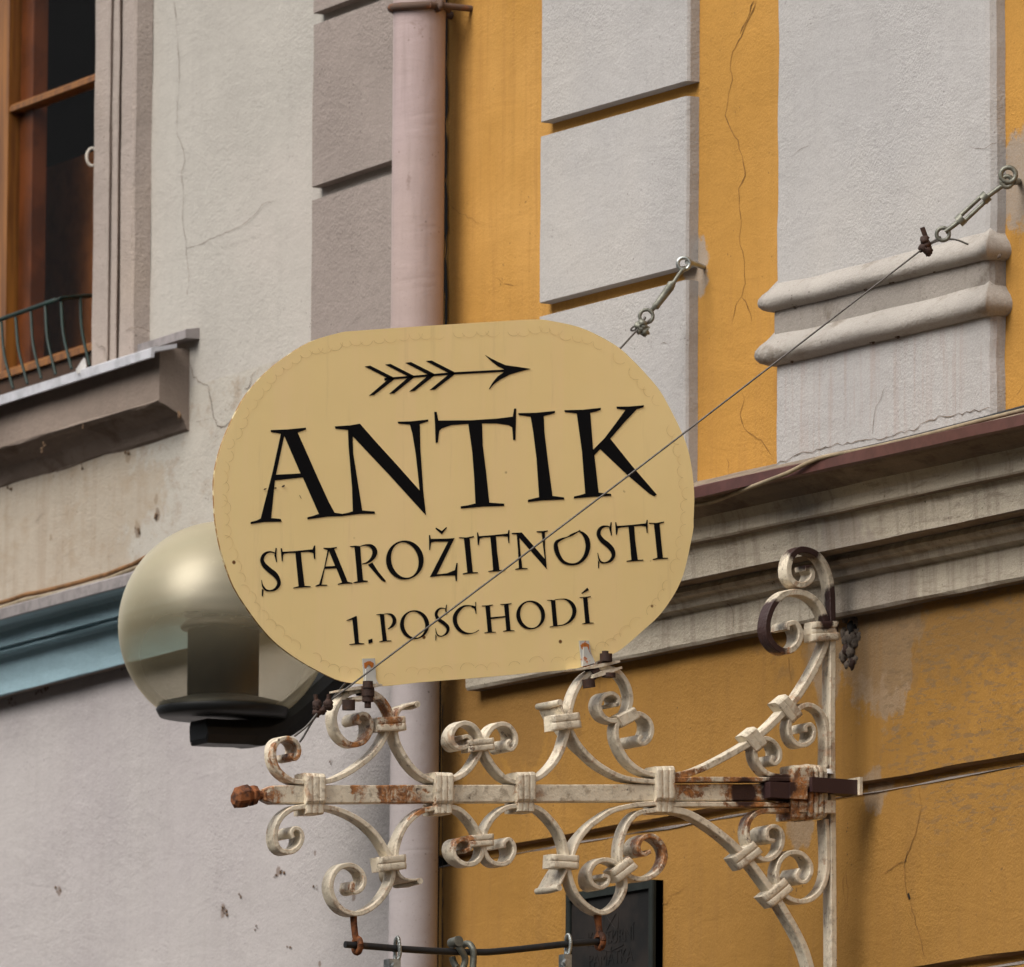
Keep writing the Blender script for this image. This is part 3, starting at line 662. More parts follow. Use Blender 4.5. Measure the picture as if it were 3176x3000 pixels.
mb = MB(); mb.box(LF.P(um0,WO-.30,zr-.3), LF.u*(um1-um0+.3), Vector((0,0,zwt-zr+.3)), -LF.n*.01, 0)
mb.box(LF.P(um0,WO-.16,zr-.2), LF.u*(um1-um0), Vector((0,0,zm-zr+.12)), -LF.n*.01, 1)  # brown sheet added to imitate a warm reflection in the lower glass
mb.build('room_behind', [M_room, simple('brown_pane_reflection', (.34,.12,.036), 1, 0, .5, 5, .1, spec=0)], wn)
# blue cornice
zq = lambda zy, off: LF.Z(*ZB(700, zy), off)
blp = [(0,zq(560,.0)),(.118,zq(660,.118)+.004),(.112,zq(665,.112)),(.100,zq(690,.10)),(.086,zq(730,.086)),(.079,zq(790,.079)),(.077,zq(860,.077)),(.077,zq(965,.077)),(.074,zq(972,.074)),(.066,zq(980,.066)),(.064,zq(1012,.064)),
       (.070,zq(1018,.070)),(.069,zq(1030,.069)),(.054,zq(1052,.054)),(.046,zq(1100,.046)),(.041,zq(1170,.041)),(.038,zq(1260,.038)),(.036,zq(1400,.036)),(.036,zq(1536,.036)),(.032,zq(1545,.032)),(-.002,zq(1575,0))]
ubl = LF.U(900,1900,.05)
mb = MB(); mb.extrude(LF, blp, ul0, ubl, 0, mats=[0]*19+[1], seg=70, jit=.0025)
bc = mb.build('cornice', [M_blue, M_apron], cb)
bc['label'] = 'blue painted lower cornice'
g0, g1 = zq(520,.125), zq(640,.125)
mb = MB(); mb.extrude(LF, [(0,g0+.035),(.122,g0+.003),(.125,g0),(.125,g1),(.118,g1),(.116,g0-.008),(0,g0+.02)], ul0, ubl+.01, 0, seg=40, jit=.0015)
mb.build('flashing', M_zincd, bc)
# small dirt nests and cobwebs clinging to both walls
mb = MB()
nests = [(ZB(440,1660),.010),(ZB(540,1640),.012),(ZB(120,1770),.009),(ZB(170,1830),.006),(ZB(1400,1410),.007),(ZB(480,1655),.008),
         (ZL(1005,1745),.012),(ZL(1140,1640),.012),(ZL(1300,910),.018),(ZL(600,1280),.008),(ZL(415,1335),.008),(ZL(930,1200),.010),(ZL(80,1430),.010),(ZL(630,995),.008),(ZL(340,1120),.010),(ZL(300,1160),.012),
         (FE(465,805),.010),(FE(410,830),.007),(FE(740,930),.009),(FE(115,1000),.007),(FE(520,1440),.007),(FE(260,1270),.006),(FE(0,1140),.012),(FA(940,1045),.007),(OV(432,1762),.010),(OV(115,1727),.009)]
for i, (p, r) in enumerate(nests):
    off = .062 if (p[1] < 1400 and p[0] < 600) else .0
    for k in range(3): lump(mb, LF.at(p[0]+random.uniform(-9,9), p[1]+random.uniform(-9,9), off)+LF.n*.002, r*random.uniform(.15,.36), i*3+k, (1,.4,1))
tag(mb.build('dirt_crusts', simple('dirt_crust', (.15,.09,.05), 1, 0, .5, 80, .8), cb), kind='stuff')

# ================================================================== window railing
wr = thing('window_railing', LF.P(LF.U(150,1200),.03,zs), 'dark green iron railing across the wooden window', 'railing')
RO_ = .045
rp = [LF.at(*ZL(x,y), o) for x, y, o in ((-260,300,RO_),(0,215,RO_),(220,138,RO_),(400,72,RO_),(440,64,.035),(560,50,-.02),(720,36,-.09))]
mb = MB(); mb.tube(rp, .0046, 8); mb.build('top_rail', M_green, wr)
for a, b_ in (((10,235),(95,715)),((115,200),(200,682)),((225,158),(300,642)),((330,118),(405,612)),((445,68),(520,572)),((585,48),(652,552)),((-95,260),(-10,745))):
    o1 = RO_ if a[0] < 430 else (.03 if a[0] < 500 else -.03)
    mb = MB(); p0, p1 = LF.at(*ZL(*a), o1), LF.at(*ZL(*b_), .06 if a[0] < 540 else .02)
    pm_ = (p0+p1)/2 + LF.n*.006
    mb.tube(cr([p0, pm_, p1], 4), .0030, 8); mb.build('bar', M_green, wr)
# white ring hook on the window edge
mb = MB(); c0 = LF.at(*Z1(516,880), .022); pp = []
for k in range(15):
    an = R_(50+ k*17); pp.append(c0 + rt*math.cos(an)*.010 + Vector((0,0,1))*math.sin(an)*.017)
mb.tube(pp, .0030, 8)
tag(mb.build('ring_hook', simple('white_plastic', (.55,.50,.43), .6), None), 'small white ring hook on the edge of the window opening', 'hook')

mb = MB(); fp = LF.at(*ZL(590,585), .09); qf = [fp+up*-.006-rt*.008, fp+up*.002-rt*.010, fp+up*.020+rt*.002, fp+up*.022+rt*.008, fp+up*.008+rt*.010, fp+up*-.004+rt*.004]
mb.poly(qf, -fw*.002); mb.tube([fp-rt*.007-up*.008, fp+rt*.006+up*.024], .0009, 6)
tag(mb.build('feather', simple('white_down', (.75,.73,.70), .9, bump=.6), None), 'small white feather caught on the zinc window sill', 'feather')

# ================================================================== drainpipe
pr = .0468; PYO = .075
pc = Vector((RF.at((1203+1376)/2, 1500, PYO)))
dp = thing('drainpipe', (pc.x, pc.y, GZ), 'pink painted drainpipe between the two buildings with a rusty clamp', 'pipe')
def pipe_at(py, xa, xb): p = RF.at((xa+xb)/2, py, PYO); return p
zt_p, zm_p, zb_p = zt, RF.Z(1290,1800,PYO), GZ
def vpipe(xc, yc, r, z0, z1, name, mat, seg=48):
    mb = MB(); nz_ = 60; pts = [Vector((xc+noise.noise(Vector((z0+(z1-z0)*i/nz_,1,r)))*.0012, yc, z0+(z1-z0)*i/nz_)) for i in range(nz_+1)]
    mb.tube(pts, r, seg); return mb.build(name, mat, dp)
vpipe(pc.x, pc.y, pr, zm_p, zt_p, 'pipe', M_pipe)
pc2 = RF.at((1205+1364)/2, 2500, PYO)
vpipe(pc2.x, pc2.y, .0430, zb_p, zm_p+.02, 'pipe', M_pipe2)
mb = MB(); zcl = RF.Z(1290, 33, PYO)
ring = [Vector((pc.x + (pr+.004)*math.cos(R_(a)), pc.y + (pr+.004)*math.sin(R_(a)), zcl+.002*math.sin(R_(a*2)))) for a in range(-250, 75, 12)]
ring = [ring[0] + Vector((0,.05,0))] + ring
mb.tube(ring, .0072, 8)
p = Vector((pc.x+pr+.008, pc.y+.01, zcl)); lump(mb, p, .012, 4); mb.tube([p+Vector((0,-.02,0)), p+Vector((.0,.09,0))], .006, 8)
mb.build('clamp', simple('rusty_clamp', (.10,.062,.045), .8, 0, .4, 50, .6, (.20,.07,.025), .55, .7), dp)

# ================================================================== globe lamp
gl_ = thing('globe_lamp', GC-Vector((0,0,GR)), 'smoked globe wall lamp on a black arm behind the cream sign', 'lamp')
mb = MB()
def lathe(mb, c, prof, seg=48, mi=0, smooth=True):
    vs, fs = [], []
    for r, z in prof:
        for k in range(seg): an = 2*math.pi*k/seg; vs.append((c.x+r*math.cos(an), c.y+r*math.sin(an), c.z+z))
    for i in range(len(prof)-1):
        for k in range(seg): k2=(k+1)%seg; fs.append((i*seg+k, (i+1)*seg+k, (i+1)*seg+k2, i*seg+k2) if prof[-1][1] < prof[0][1] else (i*seg+k, i*seg+k2, (i+1)*seg+k2, (i+1)*seg+k))
    mb.add(vs, fs, mi, smooth)
lathe(mb, GC, [(GR*math.sin(R_(a)), GR*math.cos(R_(a))) for a in range(0, 146, 3)], 96); mb.build('globe', M_globe, gl_)
mb = MB(); q = GR
zbase = -GR*.80
lathe(mb, GC, [(.001,zbase-.012),(q*.60,zbase-.012),(q*.635,zbase),(q*.60,zbase+.012),(q*.2,zbase+.03),(.001,zbase+.03)]); mb.build('base_plate', M_lampblk, gl_)
mb = MB(); lathe(mb, GC, [(q*.34,zbase+.01),(q*.34,-q*.04),(.001,-q*.04)]); mb.build('lamp_core', M_core, gl_)
mb = MB()
for k in range(4):
    z = q*(.02+.13*k); rr = q*(.40-.03*k)
    lathe(mb, GC, [(q*.2,z-.004),(rr,z-.010),(rr+.002,z-.004),(rr*.9,z+.006),(q*.2,z+.010)])
lathe(mb, GC, [(q*.2,-.01),(q*.19,q*.55),(.001,q*.58)])
mb.build('louvre_stack', simple('louvre_metal', (.035,.026,.022), .5, .2, .3, 20, .2), gl_)
# flat black arm: under the base, then up to the wall
mb = MB()
def Lp(x, y): return at_x(*FH(x,y), GC.x)
arm = cr([Lp(690,1592), Lp(720,1593), Lp(900,1600), Lp(1120,1595), Lp(1280,1520), Lp(1440,1390), Lp(1600,1245), Lp(1800,1080), Lp(2100,900), Lp(2420,880)], 5)
nA = len(arm); vsA = []
for i in range(nA):
    tg = (arm[min(i+1,nA-1)]-arm[max(i-1,0)]).normalized(); nn = Vector((0,-tg.z,tg.y)); h = .024 if i > 12 else (.013+.0022*min(i,4))
    for a_, x_ in ((-h,-.03),(-h,.03),(-h*.3,.038),(h*.3,.038),(h,.03),(h,-.03)): vsA.append(arm[i]+nn*a_+Vector((x_,0,0)))
mb.add(vsA, [(i*6+k,(i+1)*6+k,(i+1)*6+(k+1)%6,i*6+(k+1)%6) for i in range(nA-1) for k in range(6)] + [tuple(range(6)), tuple(range((nA-1)*6,nA*6))[::-1]], 0)
mb.build('arm', M_lampblk, gl_)

# ================================================================== wrought iron bracket
br = thing('sign_bracket', (0,0,0), 'cream painted wrought iron scroll bracket with rust, projecting under the shop sign', 'bracket')
cnt = [0]
def scroll(fr, pts, flare=.020, name='scroll', t=.0082, rev=False, wide_at='end', taper=.8, xo=0):
    cnt[0] += 1; x0 = .014 + cnt[0]*.00022 + xo
    P = cr([at_x(*fr(*p), .014) if not isinstance(p[0], str) else None for p in pts], 6)
    n_ = len(P); ws, ts = [], []
    L = [0]
    for i in range(1, n_): L.append(L[-1]+(P[i]-P[i-1]).length)
    for i in range(n_):
        d = L[-1]-L[i]; k_ = max(0, 1-d/.11); k_ = k_*k_*(3-2*k_)
        ws.append(.028+flare*k_); ts.append(t*(1-(1-taper)*k_))
    mb = MB(); mb.strip(P, t, x0, ws, ts)
    if name == 'fishtail': e_ = P[-1]; mb.tube([Vector((x0+.001, e_.y, e_.z-.002)), Vector((x0-ws[-1]*.5, e_.y, e_.z-.003)), Vector((x0-ws[-1]-.001, e_.y, e_.z-.002))], [.0052,.0062,.0052], 12)
    return mb.build(name, M_iron, br)
S = scroll
# upper left: small curl, through the first collar, up into the big scroll
S(FA, [(690,1210),(610,1200),(540,1165),(475,1105),(438,1030),(428,950),(443,880),(490,835),(555,822),(618,850),(650,905),(648,965),(618,1003),(588,990),(590,955)], .022)
S(FA, [(770,1212),(860,1206),(960,1185),(1080,1130),(1200,1050),(1300,965),(1375,870),(1420,780),(1450,690),(1462,620),(1430,540),(1375,468),(1290,418),(1200,400),(1110,420),(1040,468),(985,550),(963,640),(975,725),(1005,795),(1065,855),(1130,880),(1200,865),(1250,820),(1282,750),(1285,680),(1255,625),(1210,607),(1170,628),(1165,668),(1190,690)], .024)
S(FA, [(1825,1200),(1730,1150),(1645,1070),(1575,970),(1525,870),(1502,770),(1500,690),(1510,620),(1540,570),(1600,535),(1685,512)], .022, 'fishtail', taper=.5)
# upper middle pair
S(FB, [(170,1050),(250,1040),(330,1010),(395,955),(440,890),(470,830),(480,760),(467,690),(425,630),(355,603),(290,630),(258,690),(262,750),(300,790),(350,792),(390,768),(400,730),(372,705),(335,715)], .020)
S(FB, [(810,1062),(730,1055),(660,1020),(600,960),(550,890),(520,830),(512,760),(530,690),(575,635),(640,610),(700,630),(742,690),(748,750),(722,800),(692,802),(682,765),(705,735)], .034)
# upper right of the middle: loop with a fishtail
S(FB, [(800,1050),(885,1040),(960,1000),(1040,920),(1100,820),(1132,720),(1150,640),(1162,540),(1185,430),(1225,330),(1290,245),(1370,195),(1450,178),(1530,205),(1595,280),(1628,370),(1630,450),(1600,530),(1545,580),(1475,583),(1415,545),(1390,470),(1420,400),(1485,375),(1535,410),(1535,455),(1495,465)], .020)
S(FB, [(1890,1010),(1800,1000),(1700,965),(1610,890),(1550,790),(1522,700),(1530,610),(1580,550),(1650,530),(1720,540),(1778,590),(1795,665),(1770,735),(1722,765),(1695,735),(1715,700)], .040)
S(FB, [(1890,1062),(1800,1055),(1650,1040),(1550,1015),(1450,965),(1350,895),(1250,790),(1190,690),(1160,620),(1120,550),(1100,495),(1092,455),(1082,435)], .046, 'fishtail', taper=.5)
# lower left
S(FE, [(720,272),(650,272),(560,285),(480,335),(428,410),(408,490),(415,570),(450,625),(510,645),(570,628),(615,575),(630,510),(605,458),(562,450),(540,485),(555,525)], .022)
S(FE, [(720,270),(800,275),(900,290),(1020,335),(1130,400),(1230,490),(1300,590),(1345,680),(1375,780),(1368,870),(1322,970),(1250,1060),(1160,1125),(1070,1150),(975,1125),(905,1055),(868,960),(872,870),(910,795),(975,755),(1050,758),(1115,805),(1140,875),(1120,940),(1070,975),(1040,945),(1052,890)], .014)
S(FE, [(1790,272),(1700,285),(1600,315),(1510,390),(1450,480),(1415,580),(1400,680),(1402,770),(1430,835),(1490,870),(1590,872)], .055, 'fishtail', taper=.5)
# lower middle pair
S(FG, [(170,250),(255,258),(330,290),(400,360),(445,430),(475,500),(488,570),(475,640),(430,688),(355,698),(292,660),(265,600),(280,535),(335,505),(385,525),(392,575),(350,598)], .022)
S(FG, [(800,250),(720,252),(650,275),(580,330),(530,400),(505,460),(493,530),(505,600),(545,670),(610,698),(680,685),(727,620),(728,550),(690,505),(655,530),(652,570)], .030)
# lower right of the middle
S(FG, [(800,245),(880,255),(950,290),(1030,370),(1090,460),(1125,560),(1135,650),(1150,740),(1172,830),(1215,930),(1285,1010),(1365,1060),(1430,1068),(1505,1025),(1560,950),(1585,870),(1575,790),(1535,715),(1475,672),(1400,668),(1340,705),(1312,775),(1335,850),(1392,880),(1445,850),(1455,800),(1415,785)], .026)
S(FG, [(1880,270),(1790,285),(1700,300),(1635,345),(1585,430),(1555,540),(1548,640),(1565,730),(1610,785),(1690,812),(1780,795),(1855,735),(1893,640),(1870,545),(1795,480),(1715,500),(1685,570),(1722,622),(1778,600)], .028)
S(FG, [(1880,225),(1790,232),(1650,245),(1500,282),(1400,340),(1300,420),(1230,510),(1190,600),(1165,670),(1130,740),(1105,800),(1085,845),(1070,870)], .045, 'fishtail', taper=.5)
# right: great upper arc, curls and great lower arc
def CD(pts): return [FC(*p) for p in pts]
idf = Fr(0,0,1)
arcU = [FD(240,490),FD(330,482),FD(430,468),FD(550,425),FD(700,350),FD(860,258),FD(960,185),FD(1060,95),FC(1150,1470),FC(1245,1370),FC(1340,1225),FC(1420,1080),FC(1470,960),FC(1495,860),FC(1490,740),FC(1445,625),FC(1370,540),FC(1270,498),FC(1150,510),FC(1065,585),FC(1015,700),FC(1005,820),FC(1045,915),FC(1120,975),FC(1200,970),FC(1262,905),FC(1275,820),FC(1235,750),FC(1175,760),FC(1165,805)]
S(idf, arcU, .022, t=.0105)
S(FD, [(1440,430),(1443,250),(1435,120),(1400,30),(1340,-20),(1270,-25),(1200,35),(1165,110),(1172,190),(1215,250),(1275,262),(1330,225),(1348,160),(1320,112),(1283,128),(1285,165)], .024)
S(FD, [(1200,492),(1080,488),(1000,465),(940,400),(915,320),(930,255),(985,215),(1045,235),(1092,295),(1095,360),(1062,398),(1035,380),(1045,340)], .026)
S(FD, [(1180,738),(1050,735),(950,748),(880,800),(858,880),(868,960),(905,1035),(965,1090),(1035,1085),(1092,1030),(1117,950),(1100,882),(1050,852),(1003,880),(1010,945),(1055,960)], .034)
S(FD, [(240,728),(330,735),(430,760),(560,832),(700,935),(820,1045),(905,1140),(990,1255),(1065,1360),(1140,1480),(1215,1610),(1275,1735),(1315,1860),(1352,2010),(1400,2250),(1440,2500),(1468,2800)], .0, t=.0115)
S(FD, [(1432,800),(1442,1000),(1438,1190),(1400,1305),(1330,1378),(1250,1400),(1170,1380),(1110,1320),(1078,1250),(1075,1170),(1105,1090),(1172,1045),(1250,1052),(1308,1110),(1322,1180),(1290,1248),(1242,1255),(1218,1210),(1240,1165)], .028)
# strips lying along the bar
S(FD, [(200,516),(330,514),(600,512),(900,512),(1190,512)], .0, 'side_strip', t=.0085)
S(FD, [(200,695),(330,694),(600,694),(900,695),(1190,697)], .0, 'side_strip', t=.0085)
# upright with the crowning curl
upr = [FD(1492,2900),FD(1486,2200),FD(1482,1500),FD(1478,900),FC(1530,1700),FC(1532,1300),FC(1534,900),FC(1533,640),FC(1528,500),FC(1512,380),FC(1478,280),FC(1425,205),FC(1350,160),FC(1265,150),FC(1200,200),FC(1172,290),FC(1182,370),FC(1228,425),FC(1290,438),FC(1348,405),FC(1370,350),FC(1345,300),FC(1308,298)]
S(idf, upr, .008, 'upright', t=.0108)
# main bar
mb = MB(); y0, y1 = X(FA,350,1316).y, X(FD,1180,600).y
def barpt(y): # centre line z at a given y, from two traced points
    a, b_ = X(FA,900,1315), X(FD,900,604); return a.z + (b_.z-a.z)*(y-a.y)/(b_.y-a.y)
secs = 60; vs_ = []
for i in range(secs+1):
    f = i/secs; y = y0+(y1-y0)*f; zc_ = barpt(y); h = .0150 - .0012*f + noise.noise(Vector((y*20,0,3)))*.0006; x0_, x1_ = .0125, -.0125
    if i == 0: h *= .62; x0_, x1_ = .008, -.008
    c_ = .0018
    for xx, zz in ((x0_,-h+c_),(x0_,h-c_),(x0_-c_,h),(x1_+c_,h),(x1_,h-c_),(x1_,-h+c_),(x1_+c_,-h),(x0_-c_,-h)): vs_.append((xx, y, zc_+zz))
mb.add(vs_, [(i*8+k,i*8+(k+1)%8,(i+1)*8+(k+1)%8,(i+1)*8+k) for i in range(secs) for k in range(8)]+[tuple(range(8))[::-1],tuple(range(secs*8,secs*8+8))])
mb.build('main_bar', M_iron, br)
# rusted finial
mb = MB(); fy = [X(FA,x,1310).y for x in (105,130,205,250,262,300,318,345,372)]; fh = [.010,.0165,.0185,.013,.0165,.0145,.0065,.0065,.010]; vs_ = []
zf_ = [X(FA,x,yy).z for x, yy in ((105,1345),(130,1338),(205,1325),(250,1322),(262,1322),(300,1318),(318,1318),(345,1318),(372,1318))]
for i in range(9):
    for k in range(8):
        an = R_(22.5+45*k); rr = fh[i]*1.08*(1+.10*noise.noise(Vector((i,k,2)))); vs_.append((rr*math.cos(an), fy[i], zf_[i]+rr*math.sin(an)))
mb.add(vs_, [(i*8+k,i*8+(k+1)%8,(i+1)*8+(k+1)%8,(i+1)*8+k) for i in range(8) for k in range(8)]+[tuple(range(8))[::-1],tuple(range(64,72))])
mb.build('finial', M_rust, br)
# collars
def collar(fr, cx, cy, wpx, hpx, ang=0.0, ridges=2, proud=.0035, depth=.032, name='collar', mat=None, bul=.0015):
    """band wrapped round the strips; wpx along the wrapped strips' cross direction, ridges run across it"""
    c = at_x(*fr(cx, cy), .014); ex = at_x(*fr(cx+100, cy), .014)-c; ez = at_x(*fr(cx, cy-100), .014)-c; ex.x = 0; ez.x = 0
    ux, uz = ex/100, ez/100; a = R_(ang); A = ux*math.cos(a)+uz*math.sin(a); B = uz*math.cos(a)-ux*math.sin(a)
    hw, hh = wpx/2, hpx/2; x0 = .014+proud; vs_, fs_ = [], []
    nr = ridges*6; prof_ = []
    for i in range(nr+1):
        f = i/nr; s_ = abs(math.sin(math.pi*f*ridges)); prof_.append((-1+2*f, s_**.35))
    # loop cross-section (in x and A), rounded; extruded along B with ridge height
    loop = [(-1,-.86),(-1,-.20),(-.97,-.09),(-.90,-.035),(-.76,.02),(.76,.02),(.90,-.035),(.97,-.09),(1,-.20),(1,-.86),(.93,-1),(-.93,-1)]
    wv = random.uniform(-.03,.03)
    for f, r_ in prof_:
        for (aa, xx) in loop:
            sw = (bul*(r_-1)); px_ = c + A*(aa*hw*(1+wv*f)) + B*(f*hh)
            X_ = x0 + xx*depth + (sw if xx > -.3 else 0)
            vs_.append((X_, px_.y, px_.z))
    k_ = len(loop)
    for i in range(nr):
        for q_ in range(k_): fs_.append((i*k_+q_, (i+1)*k_+q_, (i+1)*k_+(q_+1)%k_, i*k_+(q_+1)%k_))
    fs_.append(tuple(range(k_))[::-1]); fs_.append(tuple(range(nr*k_, nr*k_+k_)))
    mb = MB(); mb.add(vs_, fs_); return mb.build(name, mat or M_iron, br)
for fr_, cx_, cy_, w_, h_ in ((FA,776,1270,165,280),(FB,180,1108,135,250),(FB,812,1100,138,240),(FB,1882,1075,140,280)):
    collar(fr_, cx_, cy_, h_, w_, 90, 3, .009, .044)           # ridges run vertically
    collar(fr_, cx_, cy_+h_*.62, h_*.36, w_*.94, 90, 3, .005, .044)
collar(FA,1450,698,255,125,3,2,.008); collar(FB,1122,592,228,120,6,2,.008); collar(FB,475,772,205,92,6,2,.006)
collar(FG,475,515,195,92,4,2,.006); collar(FG,1112,678,225,105,-3,2,.008); collar(FE,1358,735,235,120,6,2,.008)
collar(FB,1600,560,100,150,118,2,.008); collar(FG,1570,735,190,110,38,2,.008)
collar(FD,912,225,165,105,-52,2,.008); collar(FC,1175,1455,225,110,-50,2,.008)
collar(FD,855,1062,210,110,38,2,.006); collar(FD,1080,1335,215,110,40,2,.006)
collar(FC,1470,765,225,55,2,1,.009); collar(FC,1470,812,225,50,2,1,.007); collar(FC,1470,865,235,62,3,1,.010)
# clenched band and wedge at the wall anchor
collar(FD,1330,605,400,110,90,3,.016,.055,bul=.004); collar(FD,1385,605,380,80,90,2,.012,.05,bul=.003); collar(FD,1235,500,180,130,90,1,.018,.05)
collar(FD,1220,730,150,120,90,1,.010,.05)
mb = MB()
def ybox(fr, x0_, y0_, x1_, y1_, xa, xb, mi=0):
    p, q_ = at_x(*fr(x0_,y0_), xa), at_x(*fr(x1_,y1_), xa); mb.box((xb,p.y,q_.z), (xa-xb,0,0), (0,q_.y-p.y,0), (0,0,p.z-q_.z), mi)
ybox(FD,1030,525,1180,650,.034,-.02,2); ybox(FD,1175,530,1300,655,.036,-.02,0)
ybox(FD,1335,492,1680,622,.042,.0,1); ybox(FD,1682,492,1702,625,.050,-.0,0)
ybox(FD,1430,660,1505,758,.030,-.012,0); ybox(FD,1240,670,1300,750,.028,-.01,0)
mb.build('wall_anchor', [M_iron, M_brownp, M_brownp], br)
mb = MB(); mb.tube([X(FD,1450,470,.02), X(FD,1450,436,.02)], [.010,.006], 10); mb.build('wedge', simple('white_wedge',(.7,.68,.64),.5), br)
# rusty hangers under the scrolls
def hanger(fr, pts, rr, lx, ly):
    mb = MB(); mb.tube([at_x(*fr(*p), .004) for p in pts], rr, 10)
    c = at_x(*fr(lx,ly), .004); ring_ = [c + Vector((.011*math.cos(a/16*2*math.pi)*1.0, 0, .0115*math.sin(a/16*2*math.pi))) for a in range(17)]
    mb.tube(ring_, .0052, 8); return mb.build('hanger', M_rust, br)
hanger(RO, [(222,-66),(228,60),(245,200),(262,270)], [.0058,.0055,.0055,.006], 270, 330)
hanger(RP, [(1400,150),(1412,260),(1425,370),(1432,420)], [.0068,.0055,.006,.0085], 1432, 475)

# ================================================================== shop sign
sg = thing('shop_sign', X(FB,0,290,0), 'cream oval shop sign with black Antik lettering and an arrow', 'sign')
SX = .004
outl = [(664,1554),(663,1494),(672,1433),(697,1353),(749,1246),(795,1186),(840,1142),(894,1101),(964,1059.6),(1055,1032),(1103,1026.5),(1250,1016),(1400,1006),(1530,998),(1654,991),(1706,995),(1793,1014),(1860,1043),(1920,1079),(1965,1120),(2004,1161),(2040,1203),(2069,1250),(2117,1347),(2141,1425),(2153,1526),(2151,1615),(2149,1650),(2125,1763),(2104,1820),(2075,1869),(2042,1912),(2000,1951),(1931,2011),(1892,2033),(1850,2052),(1783,2074.5),(1650,2087),(1500,2101),(1300,2117),(1211,2127),(1165,2127),(1123,2121.6),(1059,2113),(996,2086),(925,2046),(862,2000),(816,1953),(770,1892),(726,1822),(700,1755),(680,1686),(668,1615)]
oc = []
m_ = len(outl)
for i in range(m_):
    p0,p1,p2,p3 = [Vector((*outl[(i+k)%m_],0)) for k in (-1,0,1,2)]
    for k in range(3):
        t_ = k/3; oc.append(.5*((2*p1)+(p2-p0)*t_+(2*p0-5*p1+4*p2-p3)*t_**2+(3*p1-p0-3*p2+p3)*t_**3))
def buckle(px, py, x): return x
op = [at_x(p.x, p.y, SX) for p in oc]
mb = MB(); mb.poly(op, (-.0045,0,0), 0)
for i, m0 in enumerate(mb.m):                            # rim faces are the last ones
    if len(mb.f[i]) == 4: mb.m[i] = 1
bd = mb.build('board', [M_sign, M_rim], sg)
# scalloped edge of the applied film
mb = MB(); cen = Vector((1408,1560,0))
acc = 0; last = oc[0]
per = []
for i in range(len(oc)+1):
    p = oc[i % len(oc)]; per.append(p)
tot = sum((per[i+1]-per[i]).length for i in range(len(per)-1)); stepL = 37; d_ = 0; nxt = 0; centers = []
for i in range(len(per)-1):
    seg = per[i+1]-per[i]; L = seg.length
    while nxt <= d_+L:
        p = per[i]+seg*((nxt-d_)/L); nrm = Vector((seg.y,-seg.x,0)).normalized()
        if nrm.dot(cen-p) < 0: nrm = -nrm
        centers.append((p+nrm*(24+random.uniform(-5,5)), nrm)); nxt += stepL*random.uniform(.8,1.15)
    d_ += L
for c_, nrm in centers:
    if random.random() < .12: continue
    a0 = math.atan2(nrm.y, nrm.x); r_ = random.uniform(17,24); s0, s1 = random.uniform(-1.5,-.9), random.uniform(.9,1.6); K = 9; vs_ = []
    for k in range(K+1):
        an = a0 + s0+(s1-s0)*k/K
        for rr in (r_-.4, r_+.4): vs_.append(at_x(c_.x+rr*math.cos(an), c_.y+rr*math.sin(an), SX+.0006))
    mb.add(vs_, [(2*k,2*k+1,2*k+3,2*k+2) for k in range(K)])
tag(mb.build('film_scallops', M_scal, sg), kind='stuff')


def glyphs(name, items):
    mb = MB()
    for it in items:
        fr_ = it[0]; kind = it[1]
        if kind == 'p':
            pts = it[2]; holes = it[3] if len(it) > 3 else []
            mb.poly([at_x(*fr_(*p), SX+.0009) for p in pts], (-.0006,0,0), 0, [[at_x(*fr_(*p), SX+.0009) for p in h] for h in holes])
        elif kind == 'r':
            P = cr([Vector((x,y,ww)) for x,y,ww in it[2]], 8); n_ = len(P); vs_ = []
            for i in range(n_):
                tg = P[min(i+1,n_-1)]-P[max(i-1,0)]; L = math.hypot(tg.x,tg.y) or 1; nx, ny = -tg.y/L, tg.x/L; h = max(P[i].z,2)/2
                vs_ += [at_x(*fr_(P[i].x+nx*h, P[i].y+ny*h), SX+.0012), at_x(*fr_(P[i].x-nx*h, P[i].y-ny*h), SX+.0012)]
            mb.add(vs_, [(2*i,2*i+1,2*i+3,2*i+2) for i in range(n_-1)])
        elif kind == 'o':
            cx_, cy_, a, b_, ia, ib, rot = it[2]; K = 56; vs_ = []; r0 = R_(rot)
            for k in range(K):
                an = 2*math.pi*k/K; ex, ey = a*math.cos(an), b_*math.sin(an)
                ix, iy = ia*math.cos(an-r0), ib*math.sin(an-r0); jx, jy = ix*math.cos(r0)-iy*math.sin(r0), ix*math.sin(r0)+iy*math.cos(r0)
                vs_ += [at_x(*fr_(cx_+ex, cy_+ey), SX+.0012), at_x(*fr_(cx_+jx, cy_+jy), SX+.0012)]
            mb.add(vs_, [(2*k,2*k+1,(2*k+3)%(2*K),(2*k+2)%(2*K)) for k in range(K)])
    return mb.build(name, M_ink, sg)
def sh(pts, dx, dy): return [(x+dx, y+dy) for x, y in pts]
AN=Fr(760,1240,3.31); TK=Fr(1300,1220,2.4825); T1=Fr(770,1600,3); T2=Fr(1420,1600,3); T3=Fr(1050,1800,4.608); T4=Fr(1460,1800,4.608); AR=Fr(1100,1080,3.31)
